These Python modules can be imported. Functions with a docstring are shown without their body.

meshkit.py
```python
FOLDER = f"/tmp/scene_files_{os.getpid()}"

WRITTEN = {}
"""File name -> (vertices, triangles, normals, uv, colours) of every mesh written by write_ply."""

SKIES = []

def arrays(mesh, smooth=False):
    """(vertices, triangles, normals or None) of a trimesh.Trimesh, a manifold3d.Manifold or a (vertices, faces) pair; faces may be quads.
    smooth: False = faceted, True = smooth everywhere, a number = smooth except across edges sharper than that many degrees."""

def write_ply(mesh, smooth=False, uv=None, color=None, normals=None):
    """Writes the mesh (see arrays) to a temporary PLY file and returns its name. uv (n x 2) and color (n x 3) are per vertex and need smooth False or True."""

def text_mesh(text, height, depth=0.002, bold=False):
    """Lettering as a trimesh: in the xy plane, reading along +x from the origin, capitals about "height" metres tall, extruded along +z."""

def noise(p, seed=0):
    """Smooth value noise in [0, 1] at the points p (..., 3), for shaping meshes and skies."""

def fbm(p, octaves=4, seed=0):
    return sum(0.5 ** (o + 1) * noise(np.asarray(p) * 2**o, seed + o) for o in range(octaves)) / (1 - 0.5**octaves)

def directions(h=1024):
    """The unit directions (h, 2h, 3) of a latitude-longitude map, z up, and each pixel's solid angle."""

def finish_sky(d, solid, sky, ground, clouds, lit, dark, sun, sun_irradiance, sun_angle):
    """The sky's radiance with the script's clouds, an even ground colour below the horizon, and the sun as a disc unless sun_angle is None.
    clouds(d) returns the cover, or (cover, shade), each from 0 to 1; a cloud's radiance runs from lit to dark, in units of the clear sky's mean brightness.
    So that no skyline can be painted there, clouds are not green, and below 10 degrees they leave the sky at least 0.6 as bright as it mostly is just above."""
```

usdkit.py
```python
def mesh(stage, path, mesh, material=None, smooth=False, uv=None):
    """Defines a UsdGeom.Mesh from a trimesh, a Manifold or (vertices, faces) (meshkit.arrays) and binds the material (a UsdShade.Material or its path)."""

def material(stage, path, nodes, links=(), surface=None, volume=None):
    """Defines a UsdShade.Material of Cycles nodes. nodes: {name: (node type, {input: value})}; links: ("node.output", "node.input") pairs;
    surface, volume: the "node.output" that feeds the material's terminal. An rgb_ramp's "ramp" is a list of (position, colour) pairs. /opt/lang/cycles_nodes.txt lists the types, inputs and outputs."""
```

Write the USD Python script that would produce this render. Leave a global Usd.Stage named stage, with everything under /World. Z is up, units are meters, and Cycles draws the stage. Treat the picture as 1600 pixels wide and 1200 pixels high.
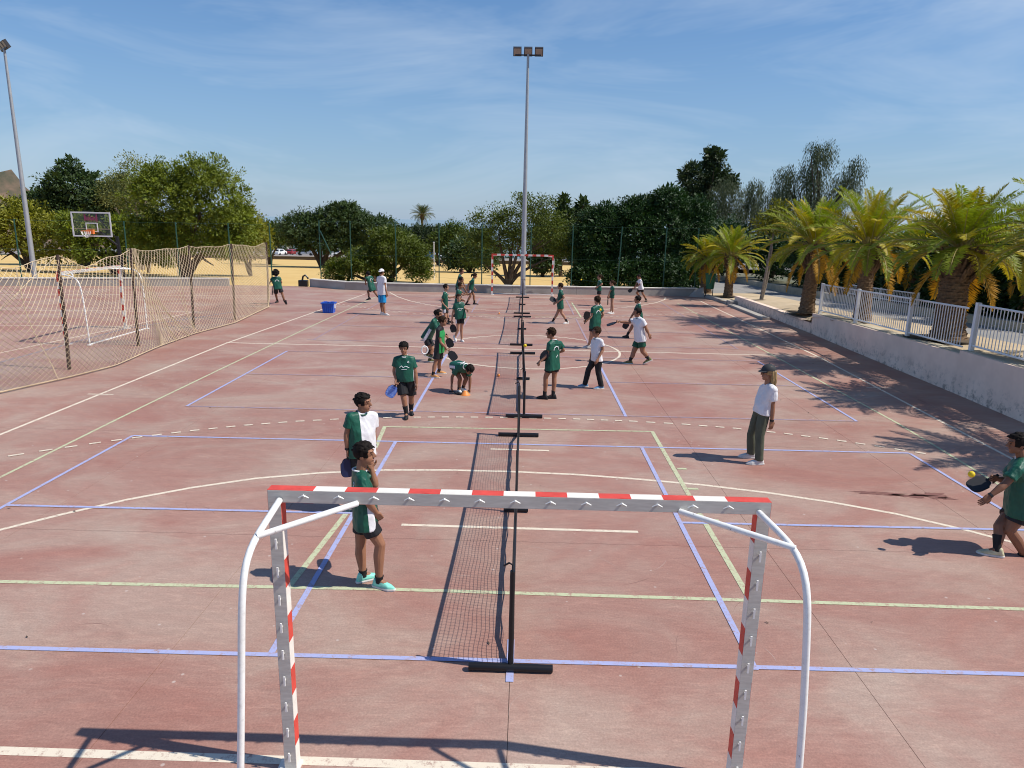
import math, numpy as np, trimesh, usdkit, meshkit
from scipy import sparse
from manifold3d import Manifold, Mesh as MMesh, OpType, CrossSection
from pxr import Usd, UsdGeom, UsdLux, UsdShade, Gf, Sdf, Vt

stage = Usd.Stage.CreateInMemory()
UsdGeom.SetStageUpAxis(stage, UsdGeom.Tokens.z)
UsdGeom.SetStageMetersPerUnit(stage, 1.0)
UsdGeom.Xform.Define(stage, '/World')
UsdGeom.Scope.Define(stage, '/World/Looks')
PI = math.pi

# ---------------------------------------------------------------- camera
FPX, PITCH, YAW, ROLL = 1095.36, 0.229558, -0.014407, 0.019936
CAM = np.array([0.04504, -5.40018, 3.76397])
_fw = np.array([math.sin(YAW)*math.cos(PITCH), math.cos(YAW)*math.cos(PITCH), -math.sin(PITCH)])
_r0 = np.array([math.cos(YAW), -math.sin(YAW), 0.0]); _u0 = np.cross(_r0, _fw)
_rt = math.cos(ROLL)*_r0 + math.sin(ROLL)*_u0
_up = -math.sin(ROLL)*_r0 + math.cos(ROLL)*_u0
cam = UsdGeom.Camera.Define(stage, '/World/camera')
cam.CreateHorizontalApertureAttr(36.0); cam.CreateVerticalApertureAttr(27.0)
cam.CreateFocalLengthAttr(36.0*FPX/1600.0)
cam.CreateClippingRangeAttr(Gf.Vec2f(0.1, 100000.0))
_m = Gf.Matrix4d(*[float(x) for x in (*_rt, 0, *_up, 0, *(-_fw), 0, *CAM, 1)])
cam.AddTransformOp().Set(_m)
cam.CreateExposureAttr(0.12)

# ---------------------------------------------------------------- sky and sun
SUN = np.array([0.795, -0.13, 1.0]); SUN /= np.linalg.norm(SUN)
SUN_EL, SUN_ROT = math.asin(SUN[2]), math.atan2(SUN[0], SUN[1])
SKY_STRENGTH, SUN_INTENSITY = 0.083, 1.25
usdkit.material(stage, '/World/Looks/sky_look', {
    'sky': ('sky_texture', {'sky_type': 'single_scattering', 'sun_disc': False, 'sun_elevation': SUN_EL, 'sun_rotation': SUN_ROT, 'altitude': 100.0, 'air_density': 1.0, 'aerosol_density': 0.3, 'ozone_density': 4.0}),
    'hs': ('hsv', {'saturation': 1.22, 'value': 1.36, 'hue': 0.504, 'fac': 1.0}),
    'tc': ('texture_coordinate', {}),
    'mp': ('mapping', {'mapping_type': 'point', 'rotation': (0.0, 0.35, 0.5), 'scale': (1.3, 2.6, 7.0)}),
    'n': ('noise_texture', {'scale': 1.7, 'detail': 7.0, 'roughness': 0.6, 'distortion': 0.7}),
    'rp': ('rgb_ramp', {'ramp': [(0.0, (0, 0, 0)), (0.43, (0, 0, 0)), (0.6, (0.22, 0.22, 0.22)), (0.8, (0.48, 0.48, 0.48)), (1.0, (0.48, 0.48, 0.48))]}),
    'cl': ('mix', {'mix_type': 'mix', 'color2': (7.0, 8.2, 9.6)}),
    'sx': ('separate_xyz', {}), 'hz': ('rgb_ramp', {'ramp': [(0.0, (0.75, 0.75, 0.75)), (0.05, (0.66, 0.66, 0.66)), (0.16, (0.42, 0.42, 0.42)), (0.34, (0.06, 0.06, 0.06)), (0.5, (0, 0, 0)), (1.0, (0, 0, 0))]}),
    'hm': ('mix', {'mix_type': 'mix', 'color2': (3.0, 4.6, 6.9)}),
    'bg': ('background_shader', {'strength': SKY_STRENGTH}),
}, [('tc.generated', 'mp.vector'), ('mp.vector', 'n.vector'), ('n.fac', 'rp.fac'), ('rp.color', 'cl.fac'), ('sky.color', 'hs.color'), ('tc.generated', 'sx.vector'), ('sx.z', 'hz.fac'), ('hz.color', 'hm.fac'), ('hs.color', 'hm.color1'), ('hm.color', 'cl.color1'), ('cl.color', 'bg.color')], surface='bg.background')
dome = UsdLux.DomeLight.Define(stage, '/World/sky')
UsdShade.MaterialBindingAPI.Apply(dome.GetPrim()).Bind(UsdShade.Material.Get(stage, '/World/Looks/sky_look'))
dome.GetPrim().SetCustomDataByKey('kind', 'structure')
sun = UsdLux.DistantLight.Define(stage, '/World/sun')
sun.CreateIntensityAttr(SUN_INTENSITY); sun.CreateAngleAttr(0.53); sun.CreateNormalizeAttr(True)
sun.CreateColorAttr(Gf.Vec3f(1.0, 0.95, 0.87))
_x = np.cross([0, 0, 1.0], SUN); _x /= np.linalg.norm(_x); _y = np.cross(SUN, _x)
sun.AddTransformOp().Set(Gf.Matrix4d(*[float(v) for v in (*_x, 0, *_y, 0, *SUN, 0, 0, 0, 60, 1)]))

# ---------------------------------------------------------------- measuring: a pixel of the photograph (1600 wide) and a plane give a point of the place
def ray(u, v):
    return _fw + _rt*((u-800)/FPX) - _up*((v-600)/FPX)
def G(u, v, z=0.0):
    d = ray(u, v); return CAM + d*((z-CAM[2])/d[2])
def Y(u, v, y):
    d = ray(u, v); return CAM + d*((y-CAM[1])/d[1])
def unit(v):
    v = np.asarray(v, float); return v/(np.linalg.norm(v)+1e-12)

# ---------------------------------------------------------------- scene helpers
USED, ORIGIN = {}, {}
def numbered(parent, name):
    k = (parent, name); n = USED.get(k, -1)+1; USED[k] = n
    return f'{parent}/{name}' if n == 0 else f'{parent}/{name}_{n:03d}'
def data(prim, **kw):
    for k, v in kw.items():
        if v: prim.SetCustomDataByKey(k, v)
GROUPS = {'palm_tree': 'palms along the road', 'parked_car': 'cars parked far beyond the sand', 'hedge_bush': 'dark bushes along the road', 'floodlight_mast': 'floodlight masts', 'ball': 'balls in play', 'paddle': 'pickleball paddles',
          'pickleball_net': 'pickleball nets in a row', 'handball_goal': 'handball goals', 'eucalyptus_tree': 'drooping trees behind the palms', 'evergreen_tree': 'dark evergreens behind the wall', 'cypress_tree': 'pointed dark trees', 'kerb': 'kerbs beside the court', 'person': 'people on the court', 'shrub': 'shrubs behind the left court', 'house': 'houses'}
def thing(name, label, cat, loc=(0, 0, 0), group=None, kind=None):
    group = group or GROUPS.get(name)
    path = numbered('/World', name)
    x = UsdGeom.Xform.Define(stage, path); x.AddTranslateOp().Set(Gf.Vec3d(*[float(c) for c in loc]))
    ORIGIN[path] = np.array(loc, float)
    data(x.GetPrim(), label=label, category=cat, group=group, kind=kind)
    return path
def put(name, m, mat, parent='/World', smooth=False, **kw):
    path = numbered(parent, name)
    v, f, n = meshkit.arrays(m, False)
    v = v - ORIGIN.get(parent, np.zeros(3)); ORIGIN[path] = ORIGIN.get(parent, np.zeros(3))
    p = usdkit.mesh(stage, path, (v, f), LOOK[mat], smooth=smooth)
    data(p.GetPrim(), **kw)
    return path
def copy(src, name, loc, rotz=0.0, scale=1.0, **kw):
    path = numbered('/World', name); kw.setdefault('group', GROUPS.get(name))
    x = UsdGeom.Xform.Define(stage, path)
    x.GetPrim().GetReferences().AddInternalReference(src)
    x.GetPrim().SetInstanceable(True)
    x.ClearXformOpOrder()
    t = Gf.Matrix4d().SetScale(float(scale))*Gf.Matrix4d().SetRotate(Gf.Rotation(Gf.Vec3d(0, 0, 1), math.degrees(rotz)))*Gf.Matrix4d().SetTranslate(Gf.Vec3d(*[float(c) for c in loc]))
    x.AddTransformOp(opSuffix='place').Set(t)
    data(x.GetPrim(), **kw)
    return path

class MB:
    def __init__(s): s.v, s.f, s.n = [], [], 0
    def add(s, v, f):
        v = np.asarray(v, float).reshape(-1, 3); f = np.asarray(f, int)
        if f.shape[1] == 4: f = np.vstack([f[:, [0, 1, 2]], f[:, [0, 2, 3]]])
        s.v.append(v); s.f.append(f+s.n); s.n += len(v); return s
    def box(s, a, b, rot=0.0, about=None):
        a, b = np.minimum(a, b), np.maximum(a, b)
        v = np.array([[(a, b)[i][0], (a, b)[j][1], (a, b)[k][2]] for k in (0, 1) for j in (0, 1) for i in (0, 1)], float)
        if rot:
            c = np.array(about if about is not None else (np.asarray(a)+b)/2, float)
            R = np.array([[math.cos(rot), -math.sin(rot), 0], [math.sin(rot), math.cos(rot), 0], [0, 0, 1]])
            v = (v-c) @ R.T + c
        return s.add(v, [[0, 2, 3, 1], [4, 5, 7, 6], [0, 1, 5, 4], [2, 6, 7, 3], [0, 4, 6, 2], [1, 3, 7, 5]])
    def tube(s, p, r, sides=8, cap=True):
        p = np.asarray(p, float); r = np.broadcast_to(np.asarray(r, float), (len(p),))
        t = np.gradient(p, axis=0); t /= np.linalg.norm(t, axis=1, keepdims=True)+1e-12
        ref = np.array([0, 0, 1.0]) if abs(t[0][2]) < 0.9 else np.array([1.0, 0, 0])
        a = np.zeros_like(p); a[0] = unit(np.cross(t[0], ref))
        for i in range(1, len(p)):
            q = a[i-1]-t[i]*np.dot(a[i-1], t[i]); a[i] = unit(q)
        b = np.cross(t, a); g = np.arange(sides)*2*PI/sides
        v = p[:, None]+r[:, None, None]*(np.cos(g)[None, :, None]*a[:, None]+np.sin(g)[None, :, None]*b[:, None])
        i, j = np.meshgrid(np.arange(len(p)-1), np.arange(sides), indexing='ij')
        q = np.stack([i*sides+j, i*sides+(j+1) % sides, (i+1)*sides+(j+1) % sides, (i+1)*sides+j], -1).reshape(-1, 4)
        n0 = s.n; s.add(v.reshape(-1, 3), q)
        if cap:
            k = np.arange(1, sides-1); z = np.zeros(len(k), int)
            s.f.append(np.stack([z, k+1, k], 1)+n0); e = n0+(len(p)-1)*sides
            s.f.append(np.stack([z, k, k+1], 1)+e)
        return s
    def mesh(s, m):
        v, f, _ = meshkit.arrays(m, False); return s.add(v, f)
    def get(s): return np.vstack(s.v), np.vstack(s.f)
def box(a, b, rot=0.0, about=None): return MB().box(a, b, rot, about).get()
def tube(p, r, sides=8): return MB().tube(p, r, sides).get()
def strand_net(A, B, r):
    """Many straight strands A[i]-B[i] as three-sided prisms."""
    A, B = np.asarray(A), np.asarray(B); t = B-A; t /= np.linalg.norm(t, axis=1, keepdims=True)+1e-12
    a = np.cross(t, np.where(np.abs(t[:, 2:]) < 0.9, [[0, 0, 1.0]], [[1.0, 0, 0]])); a /= np.linalg.norm(a, axis=1, keepdims=True)+1e-12
    b = np.cross(t, a); g = [0, 2*PI/3, 4*PI/3]
    ring = np.stack([math.cos(q)*a+math.sin(q)*b for q in g], 1)*r
    v = np.concatenate([A[:, None]+ring, B[:, None]+ring], 1)
    base = np.arange(len(A))[:, None, None]*6
    f = (np.array([[0, 1, 4], [0, 4, 3], [1, 2, 5], [1, 5, 4], [2, 0, 3], [2, 3, 5]])[None]+base).reshape(-1, 3)
    return v.reshape(-1, 3), f

# ---------------------------------------------------------------- looks
LOOK = {}
def look(name, col, rough=0.6, var=0.12, scale=4.0, spec=0.35, col2=None, bump=0.0, bscale=60.0, metallic=0.0, detail=5.0, isl=0.0, stretch=(1, 1, 1)):
    c1 = np.array(col); c2 = np.array(col2) if col2 is not None else c1*(1+var)
    c1 = c1 if col2 is not None else c1*(1-var)
    nodes = {'g': ('geometry', {}), 'mp': ('mapping', {'scale': stretch}),
             'n': ('noise_texture', {'scale': scale, 'detail': detail, 'roughness': 0.6}),
             'r': ('rgb_ramp', {'ramp': [(0.0, c1), (0.32, c1), (0.68, c2), (1.0, c2)]}),
             'p': ('principled_bsdf', {'roughness': rough, 'specular_ior_level': spec, 'metallic': metallic})}
    links = [('g.position', 'mp.vector'), ('mp.vector', 'n.vector'), ('n.fac', 'r.fac'), ('r.color', 'p.base_color')]
    if bump:
        nodes['n2'] = ('noise_texture', {'scale': bscale, 'detail': 3.0}); nodes['b'] = ('bump', {'strength': bump, 'distance': 0.01})
        links += [('g.position', 'n2.vector'), ('n2.fac', 'b.height'), ('b.normal', 'p.normal')]
    LOOK[name] = usdkit.material(stage, f'/World/Looks/{name}', nodes, links, surface='p.BSDF')
def leaf_look(name, cols, rough=0.5, trans=0.25, tint=(1.3, 1.5, 0.6)):
    k = len(cols); ramp = [(i/(k-1), c) for i, c in enumerate(cols)]
    tr = [(i/(k-1), tuple(np.minimum(np.array(c)*tint, 0.9))) for i, c in enumerate(cols)]
    LOOK[name] = usdkit.material(stage, f'/World/Looks/{name}', {
        'g': ('geometry', {}), 'n': ('noise_texture', {'scale': 0.9, 'detail': 3.0}), 'm': ('mix_float', {'fac': 0.5}),
        'r': ('rgb_ramp', {'ramp': ramp}), 'r2': ('rgb_ramp', {'ramp': tr}),
        'p': ('principled_bsdf', {'roughness': rough, 'specular_ior_level': 0.3}), 't': ('translucent_bsdf', {}), 'x': ('mix_closure', {'fac': trans})},
        [('g.random_per_island', 'm.a'), ('g.position', 'n.vector'), ('n.fac', 'm.b'), ('m.result', 'r.fac'), ('m.result', 'r2.fac'), ('r.color', 'p.base_color'), ('r2.color', 't.color'), ('p.BSDF', 'x.closure1'), ('t.BSDF', 'x.closure2')], surface='x.closure')

# court paint: worn red over grey-pink concrete, scuffs, pale specks
usdkit.material(stage, '/World/Looks/court_red', {
    'g': ('geometry', {}),
    'm1': ('mapping', {'scale': (0.55, 0.8, 1)}), 'n1': ('noise_texture', {'scale': 0.9, 'detail': 9.0, 'roughness': 0.62, 'distortion': 0.6}),
    'r1': ('rgb_ramp', {'ramp': [(0.0, (0.285, 0.118, 0.088)), (0.34, (0.30, 0.143, 0.110)), (0.47, (0.318, 0.178, 0.140)), (0.58, (0.342, 0.222, 0.176)), (0.72, (0.358, 0.258, 0.208)), (1.0, (0.325, 0.245, 0.197))]}),
    'm2': ('mapping', {'scale': (3.0, 9.0, 1), 'rotation': (0, 0, 0.35)}), 'n2': ('noise_texture', {'scale': 1.0, 'detail': 8.0, 'roughness': 0.7, 'distortion': 1.5}),
    'r2': ('rgb_ramp', {'ramp': [(0.0, (0.76, 0.74, 0.74)), (0.36, (0.94, 0.94, 0.94)), (0.55, (1.03, 1.03, 1.03)), (0.75, (1.2, 1.2, 1.18)), (1.0, (1.4, 1.4, 1.36))]}),
    'n3': ('noise_texture', {'scale': 55.0, 'detail': 3.0, 'roughness': 0.7}),
    'r3': ('rgb_ramp', {'ramp': [(0.0, (0.55, 0.55, 0.55)), (0.35, (0.86, 0.86, 0.86)), (0.6, (1.06, 1.06, 1.06)), (1.0, (1.5, 1.5, 1.5))]}),
    'v': ('voronoi_texture', {'scale': 4.5, 'randomness': 1.0}),
    'rv': ('rgb_ramp', {'ramp': [(0.0, (0.7, 0.7, 0.7)), (0.05, (0.6, 0.6, 0.6)), (0.085, (0, 0, 0)), (1.0, (0, 0, 0))]}),
    'n4': ('noise_texture', {'scale': 3.1, 'detail': 2.0}), 'rs': ('rgb_ramp', {'ramp': [(0.0, (0, 0, 0)), (0.50, (0, 0, 0)), (0.56, (1, 1, 1)), (1.0, (1, 1, 1))]}),
    'spk': ('mix', {'mix_type': 'multiply', 'fac': 1.0}),
    'x1': ('mix', {'mix_type': 'multiply', 'fac': 1.0}), 'x2': ('mix', {'mix_type': 'multiply', 'fac': 1.0}),
    'x3': ('mix', {'mix_type': 'mix', 'color2': (0.52, 0.44, 0.39)}),
    'm5': ('mapping', {'scale': (1.1, 6.5, 1), 'rotation': (0, 0, -0.55)}), 'n5': ('noise_texture', {'scale': 2.3, 'detail': 10.0, 'roughness': 0.78, 'distortion': 2.2}),
    'r5': ('rgb_ramp', {'ramp': [(0.0, (0.90, 0.89, 0.89)), (0.40, (0.98, 0.98, 0.98)), (0.52, (1.03, 1.03, 1.03)), (0.64, (1.16, 1.18, 1.18)), (1.0, (1.5, 1.55, 1.55))]}), 'x5': ('mix', {'mix_type': 'multiply', 'fac': 1.0}),
    'n6': ('noise_texture', {'scale': 0.23, 'detail': 3.0}), 'r6': ('rgb_ramp', {'ramp': [(0.0, (0.93, 0.90, 0.88)), (0.4, (0.98, 0.97, 0.96)), (0.6, (1.05, 1.08, 1.08)), (1.0, (1.14, 1.2, 1.2))]}), 'x6': ('mix', {'mix_type': 'multiply', 'fac': 1.0}),
    'b': ('bump', {'strength': 0.25, 'distance': 0.004}),
    'p': ('principled_bsdf', {'roughness': 0.58, 'specular_ior_level': 0.4})},
    [('g.position', 'm1.vector'), ('m1.vector', 'n1.vector'), ('n1.fac', 'r1.fac'), ('g.position', 'm2.vector'), ('m2.vector', 'n2.vector'), ('n2.fac', 'r2.fac'),
     ('g.position', 'n3.vector'), ('n3.fac', 'r3.fac'), ('g.position', 'v.vector'), ('v.distance', 'rv.fac'), ('g.position', 'n4.vector'), ('n4.fac', 'rs.fac'),
     ('r1.color', 'x1.color1'), ('r2.color', 'x1.color2'), ('x1.color', 'x2.color1'), ('r3.color', 'x2.color2'),
     ('rv.color', 'spk.color1'), ('rs.color', 'spk.color2'), ('spk.color', 'x3.fac'), ('g.position', 'm5.vector'), ('m5.vector', 'n5.vector'), ('n5.fac', 'r5.fac'), ('x2.color', 'x5.color1'), ('r5.color', 'x5.color2'), ('g.position', 'n6.vector'), ('n6.fac', 'r6.fac'), ('x5.color', 'x6.color1'), ('r6.color', 'x6.color2'), ('x6.color', 'x3.color1'), ('n3.fac', 'b.height'), ('b.normal', 'p.normal'), ('x3.color', 'p.base_color')], surface='p.BSDF')
LOOK['court_red'] = UsdShade.Material.Get(stage, '/World/Looks/court_red')
def paint(name, col, wear):
    """Line paint: worn through to the court's colour in patches."""
    LOOK[name] = usdkit.material(stage, f'/World/Looks/{name}', {
        'g': ('geometry', {}), 'n': ('noise_texture', {'scale': 14.0, 'detail': 9.0, 'roughness': 0.82}),
        'r': ('rgb_ramp', {'ramp': [(0.0, (0, 0, 0)), (wear, (0, 0, 0)), (wear+0.12, (1, 1, 1)), (1.0, (1, 1, 1))]}),
        'x': ('mix', {'mix_type': 'mix', 'color1': (0.34, 0.21, 0.17), 'color2': col}), 'p': ('principled_bsdf', {'roughness': 0.7, 'specular_ior_level': 0.25})},
        [('g.position', 'n.vector'), ('n.fac', 'r.fac'), ('r.color', 'x.fac'), ('x.color', 'p.base_color')], surface='p.BSDF')
paint('paint_white', (0.66, 0.58, 0.46), 0.36); paint('paint_blue', (0.335, 0.36, 0.57), 0.36); paint('paint_green', (0.46, 0.49, 0.31), 0.38)
paint('paint_pale_blue', (0.31, 0.255, 0.33), 0.42); paint('paint_grey_blue', (0.24, 0.225, 0.25), 0.40)
look('scuff_pale', (0.40, 0.29, 0.25), 0.8, 0.15, scale=30); look('scuff_dark', (0.20, 0.11, 0.09), 0.8, 0.2, scale=30)
look('joint_dark', (0.06, 0.045, 0.04), 0.9)
look('stain', (0.19, 0.085, 0.068), 0.6, 0.15)
look('sand', (0.56, 0.375, 0.135), 0.95, scale=0.25, col2=(0.62, 0.43, 0.165), detail=8, bump=0.4, bscale=20)
look('pale_sand', (0.43, 0.33, 0.21), 0.95, scale=1.2, col2=(0.53, 0.42, 0.28), detail=8, bump=0.4, bscale=30)
look('scrub_ground', (0.16, 0.14, 0.09), 0.95, scale=0.05, col2=(0.09, 0.10, 0.05))
look('hill_rock', (0.19, 0.12, 0.085), 0.95, scale=0.035, col2=(0.04, 0.05, 0.03), detail=10)
look('asphalt', (0.23, 0.22, 0.205), 0.9, scale=0.5, col2=(0.29, 0.275, 0.255), detail=8)
look('parking_grey', (0.25, 0.22, 0.20), 0.9, 0.1, scale=0.3)
look('sea_water', (0.10, 0.17, 0.24), 0.12, 0.05, spec=0.5)
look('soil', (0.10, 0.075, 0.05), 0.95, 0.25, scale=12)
LOOK['wall_paint'] = usdkit.material(stage, '/World/Looks/wall_paint', {
    'g': ('geometry', {}), 'n': ('noise_texture', {'scale': 1.6, 'detail': 8.0, 'roughness': 0.65}),
    'r': ('rgb_ramp', {'ramp': [(0.0, (0.68, 0.51, 0.42)), (0.4, (0.74, 0.565, 0.455)), (0.65, (0.84, 0.65, 0.525)), (1.0, (0.86, 0.68, 0.555))]}),
    'n2': ('noise_texture', {'scale': 5.0, 'detail': 10.0, 'roughness': 0.8}), 'r2': ('rgb_ramp', {'ramp': [(0.0, (1, 1, 1)), (0.40, (1, 1, 1)), (0.50, (0, 0, 0)), (1.0, (0, 0, 0))]}),
    's': ('separate_xyz', {}), 'mr': ('map_range', {'from_min': 0.0, 'from_max': 0.55, 'to_min': 0.8, 'to_max': 0.0, 'clamp': True}), 'mm': ('math', {'math_type': 'multiply'}),
    'x': ('mix', {'mix_type': 'mix', 'color2': (0.12, 0.10, 0.09)}), 'b': ('bump', {'strength': 0.3, 'distance': 0.006}), 'p': ('principled_bsdf', {'roughness': 0.85, 'specular_ior_level': 0.2})},
    [('g.position', 'n.vector'), ('n.fac', 'r.fac'), ('g.position', 'n2.vector'), ('n2.fac', 'r2.fac'), ('g.position', 's.vector'), ('s.z', 'mr.value'), ('mr.result', 'mm.value1'), ('r2.color', 'mm.value2'), ('mm.value', 'x.fac'), ('r.color', 'x.color1'), ('n2.fac', 'b.height'), ('b.normal', 'p.normal'), ('x.color', 'p.base_color')], surface='p.BSDF')
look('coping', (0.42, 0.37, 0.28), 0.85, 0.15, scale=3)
look('grey_block', (0.30, 0.27, 0.24), 0.9, scale=1.4, col2=(0.40, 0.37, 0.33), detail=8, bump=0.4, bscale=25)
look('white_cap', (0.62, 0.58, 0.51), 0.85, 0.12, scale=2)
look('white_metal', (0.74, 0.73, 0.71), 0.4, 0.05)
LOOK['chipped_white'] = usdkit.material(stage, '/World/Looks/chipped_white', {
    'g': ('geometry', {}), 'n': ('noise_texture', {'scale': 26.0, 'detail': 6.0, 'roughness': 0.7}), 'm': ('noise_texture', {'scale': 2.2, 'detail': 3.0}),
    'r': ('rgb_ramp', {'ramp': [(0.0, (0.05, 0.035, 0.03)), (0.295, (0.06, 0.045, 0.04)), (0.325, (0.66, 0.65, 0.63)), (0.5, (0.76, 0.76, 0.74)), (1.0, (0.80, 0.80, 0.78))]}),
    'r2': ('rgb_ramp', {'ramp': [(0.0, (0.86, 0.85, 0.82)), (0.45, (1, 1, 1)), (1.0, (1, 1, 1))]}), 'x': ('mix', {'mix_type': 'multiply', 'fac': 1.0}),
    'b': ('bump', {'strength': 0.25, 'distance': 0.003}), 'p': ('principled_bsdf', {'roughness': 0.42, 'specular_ior_level': 0.4})},
    [('g.position', 'n.vector'), ('g.position', 'm.vector'), ('n.fac', 'r.fac'), ('m.fac', 'r2.fac'), ('r.color', 'x.color1'), ('r2.color', 'x.color2'), ('x.color', 'p.base_color'), ('n.fac', 'b.height'), ('b.normal', 'p.normal')], surface='p.BSDF')
look('band_white', (0.74, 0.70, 0.63), 0.5, 0.08, scale=9); look('band_red', (0.60, 0.065, 0.045), 0.5, 0.15, scale=9)
look('bare_aluminium', (0.43, 0.41, 0.375), 0.6, scale=7, col2=(0.56, 0.535, 0.49), metallic=0.0, detail=8, stretch=(1, 1, 6))
look('galvanised', (0.36, 0.37, 0.38), 0.5, 0.08, metallic=0.4)
look('lamp_case', (0.035, 0.035, 0.04), 0.5); look('lamp_glass', (0.27, 0.20, 0.15), 0.25, 0.1, spec=0.6)
look('green_post', (0.02, 0.07, 0.05), 0.5); look('black_metal', (0.010, 0.010, 0.012), 0.38, 0.2); look('net_black', (0.012, 0.012, 0.013), 0.8, 0.2)
look('net_tan', (0.54, 0.43, 0.28), 0.9, 0.18, scale=2); look('post_rust', (0.07, 0.045, 0.035), 0.8, 0.4, scale=14)
look('bin_green', (0.012, 0.11, 0.055), 0.45); look('crate_blue', (0.02, 0.10, 0.50), 0.4, 0.1)
look('bark', (0.085, 0.062, 0.045), 0.95, 0.3, scale=9, bump=0.6, bscale=20); look('pale_bark', (0.20, 0.165, 0.13), 0.95, 0.3, scale=9, bump=0.6)
look('palm_bark', (0.095, 0.058, 0.034), 0.95, scale=14, col2=(0.20, 0.13, 0.075), detail=6, bump=0.8, bscale=40)
look('roof_tile', (0.33, 0.15, 0.10), 0.8, 0.2, scale=6); look('house_wall', (0.62, 0.58, 0.52), 0.8, 0.06); look('dark_glass', (0.02, 0.025, 0.03), 0.12, 0.1, spec=0.6); look('tyre', (0.015, 0.015, 0.016), 0.8)
look('car_white', (0.68, 0.68, 0.66), 0.3, 0.03); look('car_silver', (0.42, 0.43, 0.45), 0.3, 0.03, metallic=0.4); look('car_dark', (0.04, 0.045, 0.055), 0.3, 0.03); look('car_red', (0.30, 0.03, 0.03), 0.3, 0.03)
look('play_blue', (0.03, 0.16, 0.42), 0.5)
look('tan_pillar', (0.38, 0.30, 0.2), 0.8)
leaf_look('ficus_bright', [(0.05, 0.075, 0.006), (0.15, 0.185, 0.012), (0.285, 0.305, 0.02), (0.44, 0.43, 0.035)], trans=0.14)
leaf_look('ficus_mid', [(0.03, 0.05, 0.007), (0.075, 0.11, 0.014), (0.14, 0.18, 0.025), (0.24, 0.26, 0.045)], trans=0.14)
leaf_look('fresh_leaf', [(.035,.055,.006),(.10,.13,.014),(.19,.22,.024),(.30,.32,.045)], trans=0.18)
leaf_look('dark_leaf', [(0.02, 0.036, 0.01), (0.046, 0.078, 0.02), (0.09, 0.13, 0.034), (0.16, 0.19, 0.055)], trans=0.12)
leaf_look('hedge_leaf', [(0.01, 0.025, 0.006), (0.028, 0.068, 0.014), (0.06, 0.12, 0.024), (0.12, 0.19, 0.042)], trans=0.12)
leaf_look('yellow_leaf', [(0.08, 0.09, 0.007), (0.22, 0.215, 0.016), (0.38, 0.33, 0.022), (0.52, 0.42, 0.035)], trans=0.15)
leaf_look('grey_leaf', [(0.055, 0.072, 0.036), (0.1, 0.12, 0.06), (0.16, 0.18, 0.1), (0.24, 0.25, 0.15)], trans=0.2, tint=(1.1, 1.2, 0.8))
leaf_look('pale_leaf', [(0.15, 0.165, 0.0585), (0.255, 0.255, 0.091), (0.36, 0.345, 0.13)], trans=0.3)
leaf_look('far_leaf', [(0.024, 0.04, 0.015), (0.05, 0.075, 0.026), (0.09, 0.118, 0.042)], trans=0.15)
leaf_look('frond_green', [(0.15, 0.1943, 0.0182), (0.25, 0.2868, 0.0208), (0.38, 0.3792, 0.026), (0.52, 0.4625, 0.0364)], rough=0.42, trans=0.3)
leaf_look('frond_yellow', [(0.285, 0.2625, 0.014), (0.456, 0.3675, 0.016), (0.627, 0.455, 0.018), (0.76, 0.5075, 0.02)], rough=0.45, trans=0.3, tint=(1.2, 1.2, 0.6))
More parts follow.
